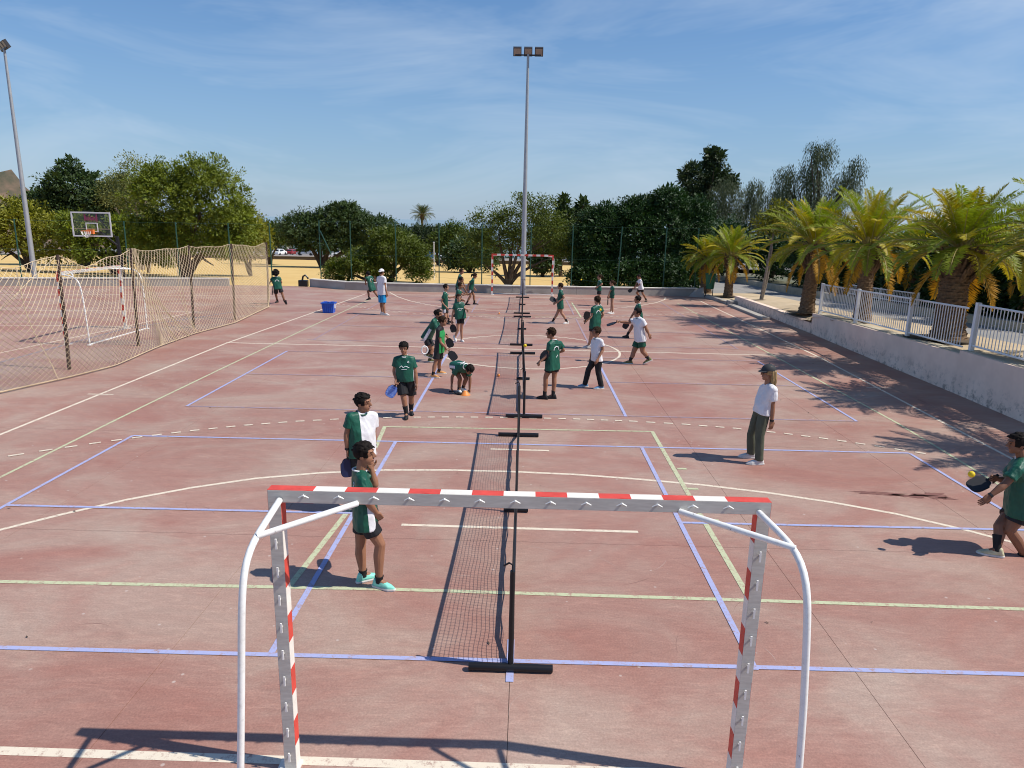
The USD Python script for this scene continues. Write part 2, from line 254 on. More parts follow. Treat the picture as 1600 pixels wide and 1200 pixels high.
leaf_look('frond_orange', [(0.352, 0.195, 0.018), (0.544, 0.3, 0.02), (0.72, 0.375, 0.022), (0.8, 0.42, 0.03)], rough=0.55, trans=0.3, tint=(1.2, 1.1, 0.6))
look('frond_rib', (0.30, 0.24, 0.07), 0.5, 0.2)

# ================================================================ the setting
def lerp_table(y, ys, zs): return np.interp(y, ys, zs)
def terrace_z(y): return lerp_table(y, [-20, 11, 19.8, 21, 29, 33.5, 40, 107], [1.25, 1.0, 0.72, 0.60, 0.36, 0.10, 0.0, -2.0])
def sand_z(y): return lerp_table(y, [32, 36, 107, 200, 400, 1500], [-0.005, -0.12, -3.0, -6.9, -25, -110])
def grid_sheet(xs, ys, zf):
    X, Yy = np.meshgrid(xs, ys); Z = zf(X, Yy); n = len(xs)
    i, j = np.meshgrid(np.arange(len(ys)-1), np.arange(n-1), indexing='ij'); a = i*n+j
    return np.stack([X, Yy, Z], -1).reshape(-1, 3), np.stack([a, a+1, a+n+1, a+n], -1).reshape(-1, 4)
def zg(X, Yy):
    z = sand_z(Yy)-0.12
    z = np.where(Yy < 32, -0.14, z)
    z = z+np.where(X > 19, np.minimum((X-19)*-0.035, 0), 0)*np.clip((Yy-0)/20, 0, 1)
    return z
put('ground', grid_sheet(np.r_[-1600, -700, -300, -150, -80:81:20, 150, 300, 700, 1600], np.r_[-60, -20, 0, 20, 32:36:3j, 50:107:5j, 130, 160, 200, 300, 400, 600, 900, 1500], zg), 'scrub_ground', kind='structure')
put('sea', grid_sheet(np.linspace(-60000, 60000, 9), np.linspace(900, 60000, 7), lambda X, Q: X*0-100.0), 'sea_water', kind='structure')
put('sand_field', grid_sheet(np.linspace(-75, 10.3, 12), np.r_[32.0, 33, 34.5, 36, 50, 70, 90, 105.5], lambda X, Q: sand_z(Q)-0.004), 'sand', kind='structure')
put('parking_lot', grid_sheet(np.linspace(-130, 70, 9), np.linspace(106.2, 215, 10), lambda X, Q: sand_z(Q)-0.05), 'parking_grey', kind='structure')
# field edge wall far away
rng = np.random.default_rng(3)
m = MB().box((-76, 105.4, -3.1), (12, 105.9, -2.45))
w = thing('retaining_wall', 'low dark retaining wall along the far edge of the sand field', 'wall')
put('wall', m.get(), 'soil', w); put('coping', box((-76, 105.36, -2.447), (12, 105.94, -2.37)), 'grey_block', w)
# rocky hill far left
def hill(X, Q):
    d = ((X+700)/110)**2+((Q-900)/260)**2
    h = 77*np.exp(-d*1.3)
    return h-40+46*np.exp(-d)*(meshkit.fbm(np.stack([X/38, Q/38, X*0], -1), 5, 4)-0.5)*2
put('hill', grid_sheet(np.linspace(-1250, -380, 70), np.linspace(420, 1500, 60), hill), 'hill_rock', smooth=True, kind='structure')

# court of sawn concrete slabs
court = thing('court', '', '', kind='structure')
stage.GetPrimAtPath(court).ClearCustomDataByKey('label'); stage.GetPrimAtPath(court).ClearCustomDataByKey('category')
put('slab_base', box((-42, -10, -0.06), (10.6, 33.0, -0.02)), 'joint_dark', court)
jy = [-9.5, -5.55, -1.6, 2.38, 6.36, 10.28, 14.14, 18.1, 22.05, 26.0, 29.9, 33.05]
jx = list(np.arange(-42, 10, 3.0))+[10.55]
gap = 0.0024
for a, b in zip(jx[:-1], jx[1:]):
    for c, d in zip(jy[:-1], jy[1:]):
        put('slab', box((a+gap, c+gap, -0.019), (b-gap, d-gap, 0.0)), 'court_red', court)
# painted lines: sheets a few millimetres thick in layers
def ribbon(pts, w, z, closed=False):
    p = np.asarray(pts, float)[:, :2]
    if closed: t = np.roll(p, -1, 0)-np.roll(p, 1, 0)
    else: t = np.gradient(p, axis=0)
    t /= np.linalg.norm(t, axis=1, keepdims=True); n = np.stack([-t[:, 1], t[:, 0]], 1)*w/2
    L, R = p+n, p-n; k = len(p)
    v = np.vstack([np.c_[L, np.full(k, z)], np.c_[R, np.full(k, z)]])
    i = np.arange(k if closed else k-1); j = (i+1) % k
    return v, np.stack([i+k, j+k, j, i], 1)
def line(pts, w, mat, layer, label=None, closed=False):
    put('painted_line', ribbon(pts, w, 0.0006+0.0005*layer, closed), mat, court, label=label)
def arc(cx, cy, r, a0, a1, n=40):
    a = np.radians(np.linspace(a0, a1, n)); return np.c_[cx+r*np.cos(a), cy+r*np.sin(a)]
WL = [(-8.86, -1.25), (-8.91, 6.0), (-8.86, 15.1), (-8.3, 24), (-7.95, 29.9)]
WR = [(8.3, -1.2), (8.36, 6.0), (8.8, 15), (8.86, 21), (8.88, 28.3), (8.9, 30.2)]
LN = 0.055
line(WL, 0.065, 'paint_white', 1, 'white left sideline'); line(WR, 0.065, 'paint_white', 1, 'white right sideline, partly shaded')
line([(-8.9, 15.3), (-4.1, 15.3), (0.3, 15.3), (8.75, 15.24)], 0.07, 'paint_white', 2, 'white halfway line')
line([(-8.9, -1.17), (8.3, -1.22)], 0.08, 'paint_white', 2, 'white goal line by the near goal')
line([(-8.2, 30.0), (-1.5, 30.05), (8.9, 30.15)], 0.07, 'paint_white', 2)
c6 = [G(u, v)[:2] for u, v in [(0, 828), (100, 803), (200, 780.5), (300, 762), (400, 747.5), (500, 739), (600, 734.5), (700, 734.5), (800, 737), (900, 741.5), (1000, 749), (1100, 758), (1200, 770), (1300, 785), (1400, 803), (1500, 826), (1600, 852)]]
c6 = [(-6.9, 1.0), (-6.62, 1.7)]+[tuple(q) for q in c6]+[(6.55, 1.9), (6.9, 0.6)]
line(c6, 0.065, 'paint_white', 3, 'white curved goal-area line')
c6f = [G(u, v)[:2] for u, v in [(609, 457), (622, 464), (640, 470), (668, 476), (700, 480.5), (760, 484.5), (850, 486), (950, 483), (1000, 477.5), (1025, 473), (1038, 468.5), (1040, 465)]]
line(c6f, 0.07, 'paint_white', 3, 'white curved goal-area line at the far goal')
def dashes(pts, L=0.155):
    p = np.array(pts); s = np.r_[0, np.cumsum(np.linalg.norm(np.diff(p, axis=0), axis=1))]
    t = 0.0
    for _ in range(4): p[1:-1] = (p[:-2]+2*p[1:-1]+p[2:])/4
    while t < s[-1]-L:
        k = np.linspace(t, t+L, 3); q = np.c_[np.interp(k, s, p[:, 0]), np.interp(k, s, p[:, 1])]
        put('dash', ribbon(q, 0.06, 0.0072), 'paint_white', court); t += 0.303
d9 = [(-9, 4.05)]+[tuple(G(u, v)[:2]) for u, v in [(0, 714), (75, 703), (150, 692), (225, 681), (300, 672), (375, 664), (450, 657.5), (525, 653), (600, 651), (700, 650.5), (800, 651.5), (900, 653.5), (1000, 657), (1075, 662), (1150, 668), (1225, 676), (1300, 685), (1375, 697), (1450, 710)]]
dashes(d9)
dashes([tuple(G(u, v)[:2]) for u, v in [(520, 474), (540, 478), (580, 483.5), (620, 488), (660, 492), (700, 496), (800, 499), (900, 500), (1000, 497), (1060, 492), (1115, 486)]])
line(np.vstack([arc(0.2, 15.2, 2.72, 0, 360, 65)[:-1]]), 0.07, 'paint_white', 4, 'white centre circle', closed=True)
line([(-0.46, 5.85), (0.53, 5.84)], 0.06, 'paint_white', 4, 'short white seven-metre mark'); line([(-1.43, 2.77), (1.54, 2.74)], 0.06, 'paint_white', 4, 'white line in front of the near goal')
line([(-1.4, 26.9), (1.2, 26.9)], 0.06, 'paint_white', 4)
for a, b in [((-9.15, 8.85), (-8.6, 8.85)), ((8.35, 11.2), (8.95, 11.2)), ((8.5, 17.5), (9.0, 17.5))]: line([a, b], 0.05, 'paint_white', 5)
line([(-7.42, 1.12), (-5.3, 1.13), (-1.3, 1.19), (2, 1.17), (7.35, 1.12)], 0.06, 'paint_green', 6, 'pale green baseline')
line([(-7.42, 1.12), (-7.46, 4.0), (-7.5, 8), (-7.48, 12), (-7.4, 18.4), (-7.2, 27.5), (-7.15, 28.6)], 0.055, 'paint_green', 6, 'pale green left sideline')
line([(7.3, 1.12), (7.3, 4.4), (7.49, 8.1), (7.49, 17), (7.47, 28.6)], 0.055, 'paint_green', 6, 'pale green right sideline')
line([(-2.33, 1.2), (-2.20, 3.12), (-2.47, 6.99)], 0.07, 'paint_green', 7, 'pale green key line'); line([(2.45, 1.2), (2.46, 4.0), (2.48, 7.09)], 0.07, 'paint_green', 7, 'pale green key line')
line([(-2.50, 6.99), (2.51, 7.09)], 0.055, 'paint_green', 8)
line([(2.33, 27.96), (2.37, 22.8)], 0.07, 'paint_green', 7); line([(-2.4, 22.9), (2.37, 22.8)], 0.05, 'paint_green', 8)
for ex, ey in [(2.53, 4.25), (2.54, 3.15), (2.55, 5.1)]: line([(ex-0.03, ey), (ex+0.12, ey)], 0.07, 'paint_green', 9)
for k, y0 in enumerate([0.0, 8.08, 16.12, 23.6]):
    L = 6.096 if k < 3 else 5.4; pb = 'paint_blue' if k < 2 else 'paint_pale_blue'; w = 0.055 if k < 2 else 0.05
    sx = -6.67 if k < 2 else -6.5
    line([(-6.7 if k else -7.0, y0+0.0), (6.75, y0+0.06)], w, 'paint_blue' if k == 0 else 'paint_pale_blue', 10, 'blue pickleball sideline'); line([(sx, y0+L), (6.72, y0+L+0.08)], w, 'paint_pale_blue' if k else 'paint_blue', 10, 'blue pickleball sideline')
    line([(sx, y0), (sx, y0+L)], w, pb, 11, 'blue pickleball baseline'); line([(6.72, y0+0.05), (6.72, y0+L+0.05)], w, pb, 11, 'blue pickleball baseline')
    for x in (-2.11, 2.13): line([(x, y0), (x, y0+L+0.04)], 0.06, pb, 11, 'blue pickleball kitchen line')
    line([(sx, y0+L/2), (-2.11, y0+L/2+0.03)], w, pb if k == 0 else 'paint_pale_blue', 12); line([(2.13, y0+L/2), (6.72, y0+L/2+0.05)], w, pb if k == 0 else 'paint_pale_blue', 12)
line([(0.0, -0.26), (0.0, 0.35)], 0.065, 'paint_blue', 12)
# second court's lines
line([(-11.6, 28.3), (-29, 25.6)], 0.08, 'paint_white', 1); line([(-12.6, 21.9), (-29, 20.6)], 0.06, 'paint_white', 1); line([(-13.0, 17.9), (-25, 17.2)], 0.06, 'paint_white', 1)
line([(-11.4, 22.3), (-13.2, 17.6), (-13.2, 8), (-13.3, -1)], 0.13, 'paint_grey_blue', 2, 'broad grey-blue line on the second court')
line([(-14.2, 12), (-12.9, 22)], 0.07, 'paint_white', 3)
# damp stain and small litter of leaves
def blot(cx, cy, pts, z, seed):
    r = np.random.default_rng(seed); a = np.linspace(0, 2*PI, 60, endpoint=False)
    k = 1+0.28*np.sin(3*a+r.random()*6)+0.2*np.sin(7*a+r.random()*6)+0.12*r.normal(size=60)
    v = np.c_[cx+pts[0]*np.cos(a)*k, cy+pts[1]*np.sin(a)*k, np.full(60, z)]
    return np.vstack([[cx, cy, z], v]), np.array([[0, i+1, (i+1) % 60+1] for i in range(60)])
st = MB()
for i, (u, v, rx, ry) in enumerate([(1385, 772, .30, .045), (1425, 775, .30, .055), (1455, 774, .24, .09), (1475, 779, .16, .04), (1355, 769, .2, .03)]):
    g = G(u, v); st.add(*blot(g[0], g[1], (rx, ry), 0.003, 40+i))
put('damp_stain', st.get(), 'stain', court)
rng = np.random.default_rng(17)
for nm, mt_, cnt in (('scuff', 'scuff_pale', 90), ('dark_scuff', 'scuff_dark', 34)):
    sc = MB()
    for i in range(cnt):
        x, y = rng.normal()*4.2, rng.uniform(-1.5, 9) if i % 3 else rng.uniform(6, 22); a = rng.uniform(0, 6.28); L_ = rng.uniform(.08, .55); cv = rng.normal()*1.2
        q = np.linspace(-.5, .5, 7); th = a+cv*q; p = np.cumsum(np.c_[np.cos(th), np.sin(th)]*L_/7, 0)+[x, y]
        v, f = ribbon(p, .012, .0004+.000004*i); k = len(p); tp = (1-(2*q)**2)[:, None]*.5+.08; w_ = rng.uniform(.3, 1.1)
        mid = (v[:k, :2]+v[k:, :2])/2; v[:k, :2] = mid+(v[:k, :2]-mid)*tp*w_; v[k:, :2] = mid+(v[k:, :2]-mid)*tp*w_
        sc.add(v, f)
    put(nm, sc.get(), mt_, court, kind='stuff')
rng = np.random.default_rng(8)
lit = MB()
for i in range(90):
    x, y = rng.uniform(-9, 9), rng.uniform(-1.2, 20) ** 1.0; s = rng.uniform(.012, .03); a = rng.uniform(0, 6.28)
    if i > 50: x, y = rng.uniform(8.6, 10), rng.uniform(9, 31)
    d = np.array([math.cos(a), math.sin(a)])*s; e = np.array([-d[1], d[0]])*.4
    lit.add([[x-d[0], y-d[1], .008], [x+e[0], y+e[1], .011], [x+d[0], y+d[1], .015], [x-e[0], y-e[1], .009]], [[0, 1, 2, 3]])
put('fallen_leaves', lit.get(), 'bark', label='dry brown leaves and twigs scattered over the red court', category='fallen leaves', kind='stuff')

# ---------------------------------------------------------------- walls
def wall_run(pts, zt, thick, side=1, z0=-0.3):
    """A wall along pts (x, y); zt = top heights; thickness towards +x (side)."""
    p = np.array(pts, float); t = unit(p[-1]-p[0]); n = np.array([t[1], -t[0]])*side
    if n[0] < 0 and abs(t[1]) > .5: n = -n
    q = p+n*thick; k = len(p); zt = np.broadcast_to(zt, (k,))
    v = np.vstack([np.c_[p, np.full(k, z0)], np.c_[p, zt], np.c_[q, zt], np.c_[q, np.full(k, z0)]])
    f = []
    for i in range(k-1):
        for r in range(4):
            a, b = r*k+i, ((r+1) % 4)*k+i; f.append([a, a+1, b+1, b])
    c = np.array(f); tri = np.vstack([c[:, [0, 1, 2]], c[:, [0, 2, 3]]])
    e = k-1; caps = np.array([[0, k, 2*k], [0, 2*k, 3*k], [e, 2*k+e, k+e], [e, 3*k+e, 2*k+e]])
    m = trimesh.Trimesh(v, np.vstack([tri, caps]), process=False); m.fix_normals(); return np.array(m.vertices), np.array(m.faces)
rw = thing('retaining_wall', 'long white painted retaining wall stepping down beside the palms', 'wall')
put('wall', wall_run([(9.95, -8), (10.05, 4), (10.13, 8.36), (10.22, 10.86)], [1.14, 1.08, 1.05, 1.02], .42), 'wall_paint', rw, label='tallest section of the wall')
put('wall', wall_run([(10.22, 10.862), (10.26, 13.5), (10.36, 17.9), (10.42, 19.88)], [.93, .88, .77, .72], .42), 'wall_paint', rw)
put('wall', wall_run([(10.42, 19.882), (10.40, 24.0), (10.22, 28.7)], [.36, .40, .42], .24), 'wall_paint', rw, label='low section of the wall without a railing')
put('wall_coping', wall_run([(10.02, -8), (10.12, 4), (10.2, 8.36), (10.29, 10.86)], [1.152, 1.092, 1.062, 1.032], .34, z0=1.0), 'coping', rw)
put('wall_coping', wall_run([(10.29, 10.864), (10.33, 13.5), (10.43, 17.9), (10.49, 19.8)], [.942, .892, .782, .732], .34, z0=.6), 'coping', rw)
put('kerb', wall_run([(9.78, 23.2), (9.72, 28.0)], [.10, .10], .3, z0=-.02), 'grey_block', label='fallen length of grey kerb lying against the low white wall', category='kerb')
put('kerb', wall_run([(9.85, 28.75), (9.55, 32.1)], [.14, .14], .25, z0=-.02), 'grey_block', label='low concrete kerb between the court end and the green bin', category='kerb')
put('kerb', box((9.9, 28.2, .0), (10.9, 28.9, .2)), 'grey_block', label='rough concrete block at the far end of the low white wall', category='kerb')

bw = thing('boundary_wall', 'low grey concrete wall with pale top behind the far goal', 'wall')
bpts = [(-11.69, 33.0), (-9.4, 31.75), (-7.31, 31.45), (-4, 31.5), (-0.58, 31.55), (2.8, 31.75), (6.19, 31.97), (9.31, 32.27)]
for i, (a, b) in enumerate(zip(bpts[:-1], bpts[1:])):
    t = unit(np.subtract(b, a))*0.006
    a2, b2 = (np.array(a)+t, np.array(b)-t)
    n = np.array([-t[1], t[0]])/.006*.3
    def quadwall(a, b, n, z0, z1):
        v = np.array([[*a, z0], [*b, z0], [*(b+n), z0], [*(a+n), z0], [*a, z1], [*b, z1], [*(b+n), z1], [*(a+n), z1]])
        return v, np.array([[3, 2, 1, 0], [4, 5, 6, 7], [0, 1, 5, 4], [1, 2, 6, 5], [2, 3, 7, 6], [3, 0, 4, 7]])
    put('wall_block', quadwall(a2, b2, n, -.2, .385), 'grey_block', bw)
    put('wall_coping', quadwall(a2-n*.06, b2-n*.06, n*1.12, .387, .43), 'white_cap', bw)
pier = MB().add([[8.75, 32.0, 0], [9.55, 31.75, 0], [9.65, 32.4, 0], [8.95, 32.5, 0], [9.1, 32.15, .34], [9.5, 31.95, .48], [9.6, 32.35, .48], [9.15, 32.45, .36]], [[3, 2, 1, 0], [4, 5, 6, 7], [0, 1, 5, 4], [1, 2, 6, 5], [2, 3, 7, 6], [3, 0, 4, 7]])
put('wall_end', pier.get(), 'grey_block', bw, label='sloping end of the grey wall by the bin')
b2 = thing('boundary_wall', 'low grey wall with white top at the back of the netted left court', 'wall')
for i in range(6):
    a, b = np.array([-40+i*4.02, 27.0+i*.9]), np.array([-36+i*4.02, 27.9+i*.9]); n = np.array([-.07, .3])
    put('wall_block', quadwall(a, b, n, -.2, .36), 'grey_block', b2); put('wall_coping', quadwall(a-n*.05, b-n*.05, n*1.1, .362, .42), 'white_cap', b2)
# ---------------------------------------------------------------- terrace, road, railing on the right
def tz(X, Q):
    z = terrace_z(Q); edge = np.interp(Q, [-8, 10.85, 10.9, 19.8, 20.0, 28.7, 29.2, 33], [1.0, .97, .88, .68, .34, .38, .16, .08])
    k = np.clip((X-10.6)/0.9, 0, 1); return edge*(1-k)+z*k-np.clip((X-12.6)/.3, 0, 1)*.06
put('terrace', grid_sheet(np.r_[10.38, 10.6, 10.9, 11.2, 11.5, 12, 12.6, 12.9], np.r_[-8:10.5:8j, 10.84, 10.92, 13, 16, 19, 19.86, 19.93, 21, 23, 25, 27, 28.7, 28.9, 29.3, 31, 33.4], tz), 'pale_sand', kind='structure')
put('terrace', grid_sheet(np.r_[9.75, 10.0, 10.39], np.r_[29.0, 30, 31, 33.4], lambda X, Q: np.interp(Q, [28.9, 33], [.13, .09])+(X*0)), 'pale_sand', kind='structure')
put('road', grid_sheet(np.r_[12.9, 13.9, 15.0], np.linspace(-10, 60, 20), lambda X, Q: terrace_z(Q)-.058+.0*X), 'asphalt', kind='structure')
put('terrace', grid_sheet(np.r_[8.6, 10, 12.9], np.r_[33.4, 36, 40, 60], lambda X, Q: terrace_z(Q)-.063), 'asphalt', kind='structure')
put('verge', grid_sheet(np.r_[15.26, 18, 24, 40], np.linspace(-10, 60, 20), lambda X, Q: terrace_z(Q)+.12-np.maximum(X-18, 0)*.12), 'scrub_ground', kind='structure')
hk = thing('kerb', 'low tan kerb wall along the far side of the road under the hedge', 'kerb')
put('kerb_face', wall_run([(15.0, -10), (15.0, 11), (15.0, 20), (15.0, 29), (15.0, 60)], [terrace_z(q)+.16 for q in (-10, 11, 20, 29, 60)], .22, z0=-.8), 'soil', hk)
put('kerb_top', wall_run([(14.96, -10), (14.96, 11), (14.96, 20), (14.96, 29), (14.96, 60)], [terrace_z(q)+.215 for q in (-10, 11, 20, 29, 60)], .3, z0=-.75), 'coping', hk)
for i, (x, y, r) in enumerate([(11.35, 13.3, .95), (11.1, 17.9, .8), (10.95, 21.9, .75), (11.05, 27.4, .6), (10.6, 31.0, .6)]):
    a = np.linspace(0, 2*PI, 28, endpoint=False); k = 1+.1*np.sin(3*a+i)+.06*np.sin(7*a)
    z = float(tz(np.array(x), np.array(y)))+.012
    v = np.vstack([[x, y, z+.02], np.c_[x+r*k*np.cos(a), y+r*k*np.sin(a), np.interp(y+r*k*np.sin(a), [y-2, y+2], [float(tz(np.array(x), np.array(y-2))), float(tz(np.array(x), np.array(y+2)))])+.012]])
    put('tree_pit', (v, np.array([[0, j+1, (j+1) % 28+1] for j in range(28)])), 'soil', kind='structure')
def railing(pts, zb, h, label, post_w=.09, last=0):
    r = thing('railing', label, 'railing')
    for i, ((a, b), (z0, z1)) in enumerate(zip(zip(pts[:-1], pts[1:]), zip(zb[:-1], zb[1:]))):
        a, b = np.array(a), np.array(b); L = np.linalg.norm(b-a); n = int(L/.115)
        for zo, rr in ((.12, .02), (h-.03, .022)):
            put('rail', tube([[*a, z0+zo], [*b, z1+zo]], rr*1.15, 6), 'white_metal', r)
        for j in range(1, n):
            k = j/n; q = a+(b-a)*k; z = z0+(z1-z0)*k
            put('bar', tube([[*q, z+.13], [*q, z+h-.04]], .0105, 5), 'white_metal', r)
    for p, z in list(zip(pts, zb))[:len(pts)-last]:
        p = np.array(p); put('post', box((p[0]-post_w/2, p[1]-post_w/2, z-.02), (p[0]+post_w/2, p[1]+post_w/2, z+h+.02)), 'white_metal', r)
    return r
railing([(10.60, 19.7), (10.55, 16.85), (10.48, 13.65), (10.42, 11.12)], [.735, .80, .885, .942], 1.06, 'white metal railing of thin bars on the stepped wall, two posts in its middle', last=1)
railing([(10.42, 10.78), (10.36, 8.2), (10.30, 5.6), (10.25, 2.4)], [1.03, 1.06, 1.08, 1.095], 1.09, 'white railing section nearest the camera, standing one step higher at right edge')
railing([(15.1, 27.5), (15.1, 24.6), (15.1, 21.7)], [terrace_z(27.5)+.24, terrace_z(24.6)+.23, terrace_z(21.7)+.23], .55, 'low white railing across the road behind the palms', .06)

# ---------------------------------------------------------------- goals
def banded(t, name, n0, n1, axis, at, size, first_red=True, seg=.2, corner=0.0):
    """Red and white bands wrapped round front and sides of a bar, its back face left bare."""
    e, k, p = [], 0, n0
    red = first_red
    while p < n1-1e-6:
        q = min(p+(seg+(corner if p == n0 else 0)), n1)
        if n1-q < seg*.45: q = n1
        a, b = np.array(at, float), np.array(at, float)
        a -= size/2+.002; b += size/2+.002; b[1] += .0; a[1] += .004
        a[axis], b[axis] = p, q
        put('red_band' if red else 'white_band', box(a, b), 'band_red' if red else 'band_white', t); red = not red; p = q
def goal(t, x, y, near=None, hooks=True):
    # stands at x, y with its mouth to +y (flip=1) or -y (flip=-1): built facing +y round the origin, then turned
    W, Ht, S = 3.08, 2.04, .08
    put('crossbar', box((-W/2-S/2, -S/2, Ht-S/2), (W/2+S/2, S/2, Ht+S/2)), 'bare_aluminium', t)
    for s in (-1, 1): put('post', box((s*W/2-S/2, -S/2, 0), (s*W/2+S/2, S/2, Ht-S/2-.001)), 'bare_aluminium', t)
    banded(t, 'band', -W/2-S/2-.002, W/2+S/2+.002, 0, (0, 0, Ht), S, True, .2, .09)
    for s in (-1, 1): banded(t, 'band', 0.002, Ht-S/2-.003, 2, (s*W/2, 0, 0), S, False, .2)
    for s in (-1, 1): put('foot_plate', box((s*W/2-.09, -.13, -.002), (s*W/2+.06, .05, .018)), 'band_white', t)
    for s in (-1, 1):
        if near is not None: path, mg = near[s]
        else: path = [(s*a_, b_, c_) for a_, b_, c_ in [(1.52, -.045, 2.015), (1.56, -.44, 1.96), (1.60, -.56, 1.90), (1.62, -.63, 1.78), (1.62, -.67, 1.5), (1.60, -.69, .9), (1.58, -.70, 0)]]; mg = np.array(path[1])
        pp = np.array(path, float); q_ = np.r_[0, np.cumsum(np.linalg.norm(np.diff(pp, axis=0), axis=1))]; t_ = np.linspace(0, q_[-1], 40)
        sm = np.stack([np.interp(t_, q_, pp[:, k]) for k in range(3)], 1)
        for _ in range(6): sm[1:-1] = (sm[:-2]+2*sm[1:-1]+sm[2:])/4
        put('stanchion', tube(sm, .0205, 12), 'chipped_white', t, smooth=50); xb = pp[-1][0]-s*.06
        put('brace', tube([(s*(W/2-.53), -.045, 2.01), (s*(W/2-.53)*.5+mg[0]*.5, -.045*.5+mg[1]*.5, 2.01*.5+mg[2]*.5), tuple(mg)], .0185, 12), 'chipped_white', t, smooth=50)
        put('stanchion_foot', tube([(xb+s*.06, -.70, .0), (xb+s*.06, -.70, .02)], .07, 12), 'chipped_white', t)
    put('ground_bar', box((-W/2, -.69, .0), (W/2, -.65, .03)), 'chipped_white', t)
    if hooks:
        for k in range(13):
            xx = -1.35+k*.222
            if abs(abs(xx)-(W/2-.53)) < .06: continue
            put('net_hook', MB().box((xx-.005, -.054, Ht+.004), (xx+.005, -.0405, Ht+.014)).add([[xx-.032, -.050, Ht-.004], [xx, -.060, Ht+.016], [xx+.032, -.050, Ht-.004], [xx+.034, -.047, Ht], [xx, -.053, Ht+.022], [xx-.034, -.047, Ht]], [[0, 1, 4, 5], [1, 2, 3, 4]]).get(), 'white_metal', t)
        for s in (-1, 1):
            for k in range(9):
                zz = .12+k*.2; xx = s*W/2
                put('net_hook', MB().box((xx-.005, -.054, zz), (xx+.005, -.0405, zz+.01)).box((xx-.006, -.060, zz-.035), (xx+.006, -.052, zz+.035)).get(), 'white_metal', t)
g1 = thing('handball_goal', 'red and white handball goal in the foreground, seen from behind', 'goal', (0.0387, -1.245, 0))
g1p = goal
def goal_at(label, loc, rot, name='handball_goal', hooks=False):
    t = thing(name, label, 'goal', loc, group=None)
    # local geometry is built about the origin: shift the bookkeeping so that put() leaves it local
    ORIGIN[t] = np.zeros(3); goal(t, 0, 0, hooks=hooks)
    if rot: UsdGeom.Xformable(stage.GetPrimAtPath(t)).AddRotateZOp().Set(float(rot))
    return t
ORIGIN[g1] = np.zeros(3)
_o = np.array([0.0387, -1.245, 0]); NEAR = {}
for s_, px in ((-1, [(401, 838, -1.69), (387, 858, -1.80), (380, 888, -1.87), (377.5, 950, -1.905), (377, 1100, -1.935), (376, 1195, -1.945)]), (1, [(1243, 857, -1.69), (1256, 880, -1.80), (1262, 912, -1.87), (1262, 960, -1.905), (1256, 1100, -1.935), (1249, 1195, -1.945)])):
    q_ = [np.array([s_*1.505, -.045, 2.015])]+[Y(*p)-_o for p in px]; d_ = q_[-1]-q_[-2]; q_.append(q_[-1]+d_*(-q_[-1][2]/d_[2])); NEAR[s_] = (q_, q_[1])
goal(g1, 0, 0, near=NEAR)
goal_at('red and white handball goal far away in front of the grey wall', (-.06, 30.75, 0), 180.0)
goal_at('white handball goal with red bands standing inside the netted left court', (-13.2, 16.0, 0), 90.0)

# ---------------------------------------------------------------- pickleball nets
def pickle_net(label):
    t = thing('pickleball_net', label, 'net', (0, 0, 0), group=None)
    L = 6.7
    for y, wd in ((0.0, .36), (L, .36)):
        put('foot_bar', tube([(-wd, y-.02, .038), (wd, y-.02, .038)], .034, 10), 'black_metal', t, smooth=40)
        put('post', tube([(0, y, .04), (0, y, .93)], [.026, .022], 10), 'black_metal', t, smooth=40)
        put('post_cap', tube([(0, y, .93), (-.0, y+.02, .975), (-.03, y+.035, .985), (-.075, y+.04, .955)], .009, 6), 'black_metal', t)
    put('foot_bar', tube([(-.16, L/2, .035), (.16, L/2, .035)], .03, 10), 'black_metal', t, smooth=40)
    put('centre_post', tube([(0, L/2, .04), (0, L/2, .86)], .014, 8), 'black_metal', t)
    put('lower_bar', tube([(0, .03, .05), (.0, .45, .17), (.0, L/2, .17), (0, L-.45, .17), (0, L-.03, .05)], .019, 8), 'black_metal', t)
    n = 134; s = np.linspace(0, L, n); top = .91-.05*np.sin(PI*s/L); bot = np.interp(s, [0, .3, L-.3, L], [.10, .13, .13, .10])+.012*np.sin(s*9)
    k = 16; tt = np.linspace(0, 1, k)
    P = np.stack([np.stack([.006*np.sin(s*5+j)*(1-a) + .012*np.sin(s*2.1+1)*(1-a), s, top*a+bot*(1-a)], 1) for j, a in enumerate(tt)], 0)
    A = np.concatenate([P[:-1].reshape(-1, 3), P[:, :-1].reshape(-1, 3)]); B = np.concatenate([P[1:].reshape(-1, 3), P[:, 1:].reshape(-1, 3)])
    put('mesh', strand_net(A, B, .0021), 'net_black', t)
    for z, h in ((top, .045),):
        v = np.concatenate([np.stack([s*0+dx, s, z+dz], 1) for dx, dz in ((-.005, -h/2), (.005, -h/2), (.005, h/2), (-.005, h/2))])
        i = np.arange(n-1); f = np.concatenate([np.stack([a*n+i, a*n+i+1, b*n+i+1, b*n+i], 1) for a, b in ((0, 1), (1, 2), (2, 3), (3, 0))])
        put('top_tape', (v, f), 'net_black', t)
    put('bottom_cord', tube(np.stack([s*0, s, bot], 1)[::4], .006, 5), 'net_black', t)
    for y in (.0, L): put('side_tape', box((-.012, y+.02 if y == 0 else y-.05, .1), (.012, y+.05 if y == 0 else y-.02, .9)), 'net_black', t)
    return t
pn = pickle_net('nearest black pickleball net, right behind the foreground goal')
UsdGeom.Xformable(stage.GetPrimAtPath(pn)).GetOrderedXformOps()[0].Set(Gf.Vec3d(.005, -.09, 0))
copy(pn, 'pickleball_net', (.1, 7.84, 0), .008, 1, label='second black pickleball net from the camera, beside the boy with the ball at the net', category='net')
copy(pn, 'pickleball_net', (.0, 15.95, 0), 0, .965, label='third black pickleball net, behind the centre circle line', category='net')
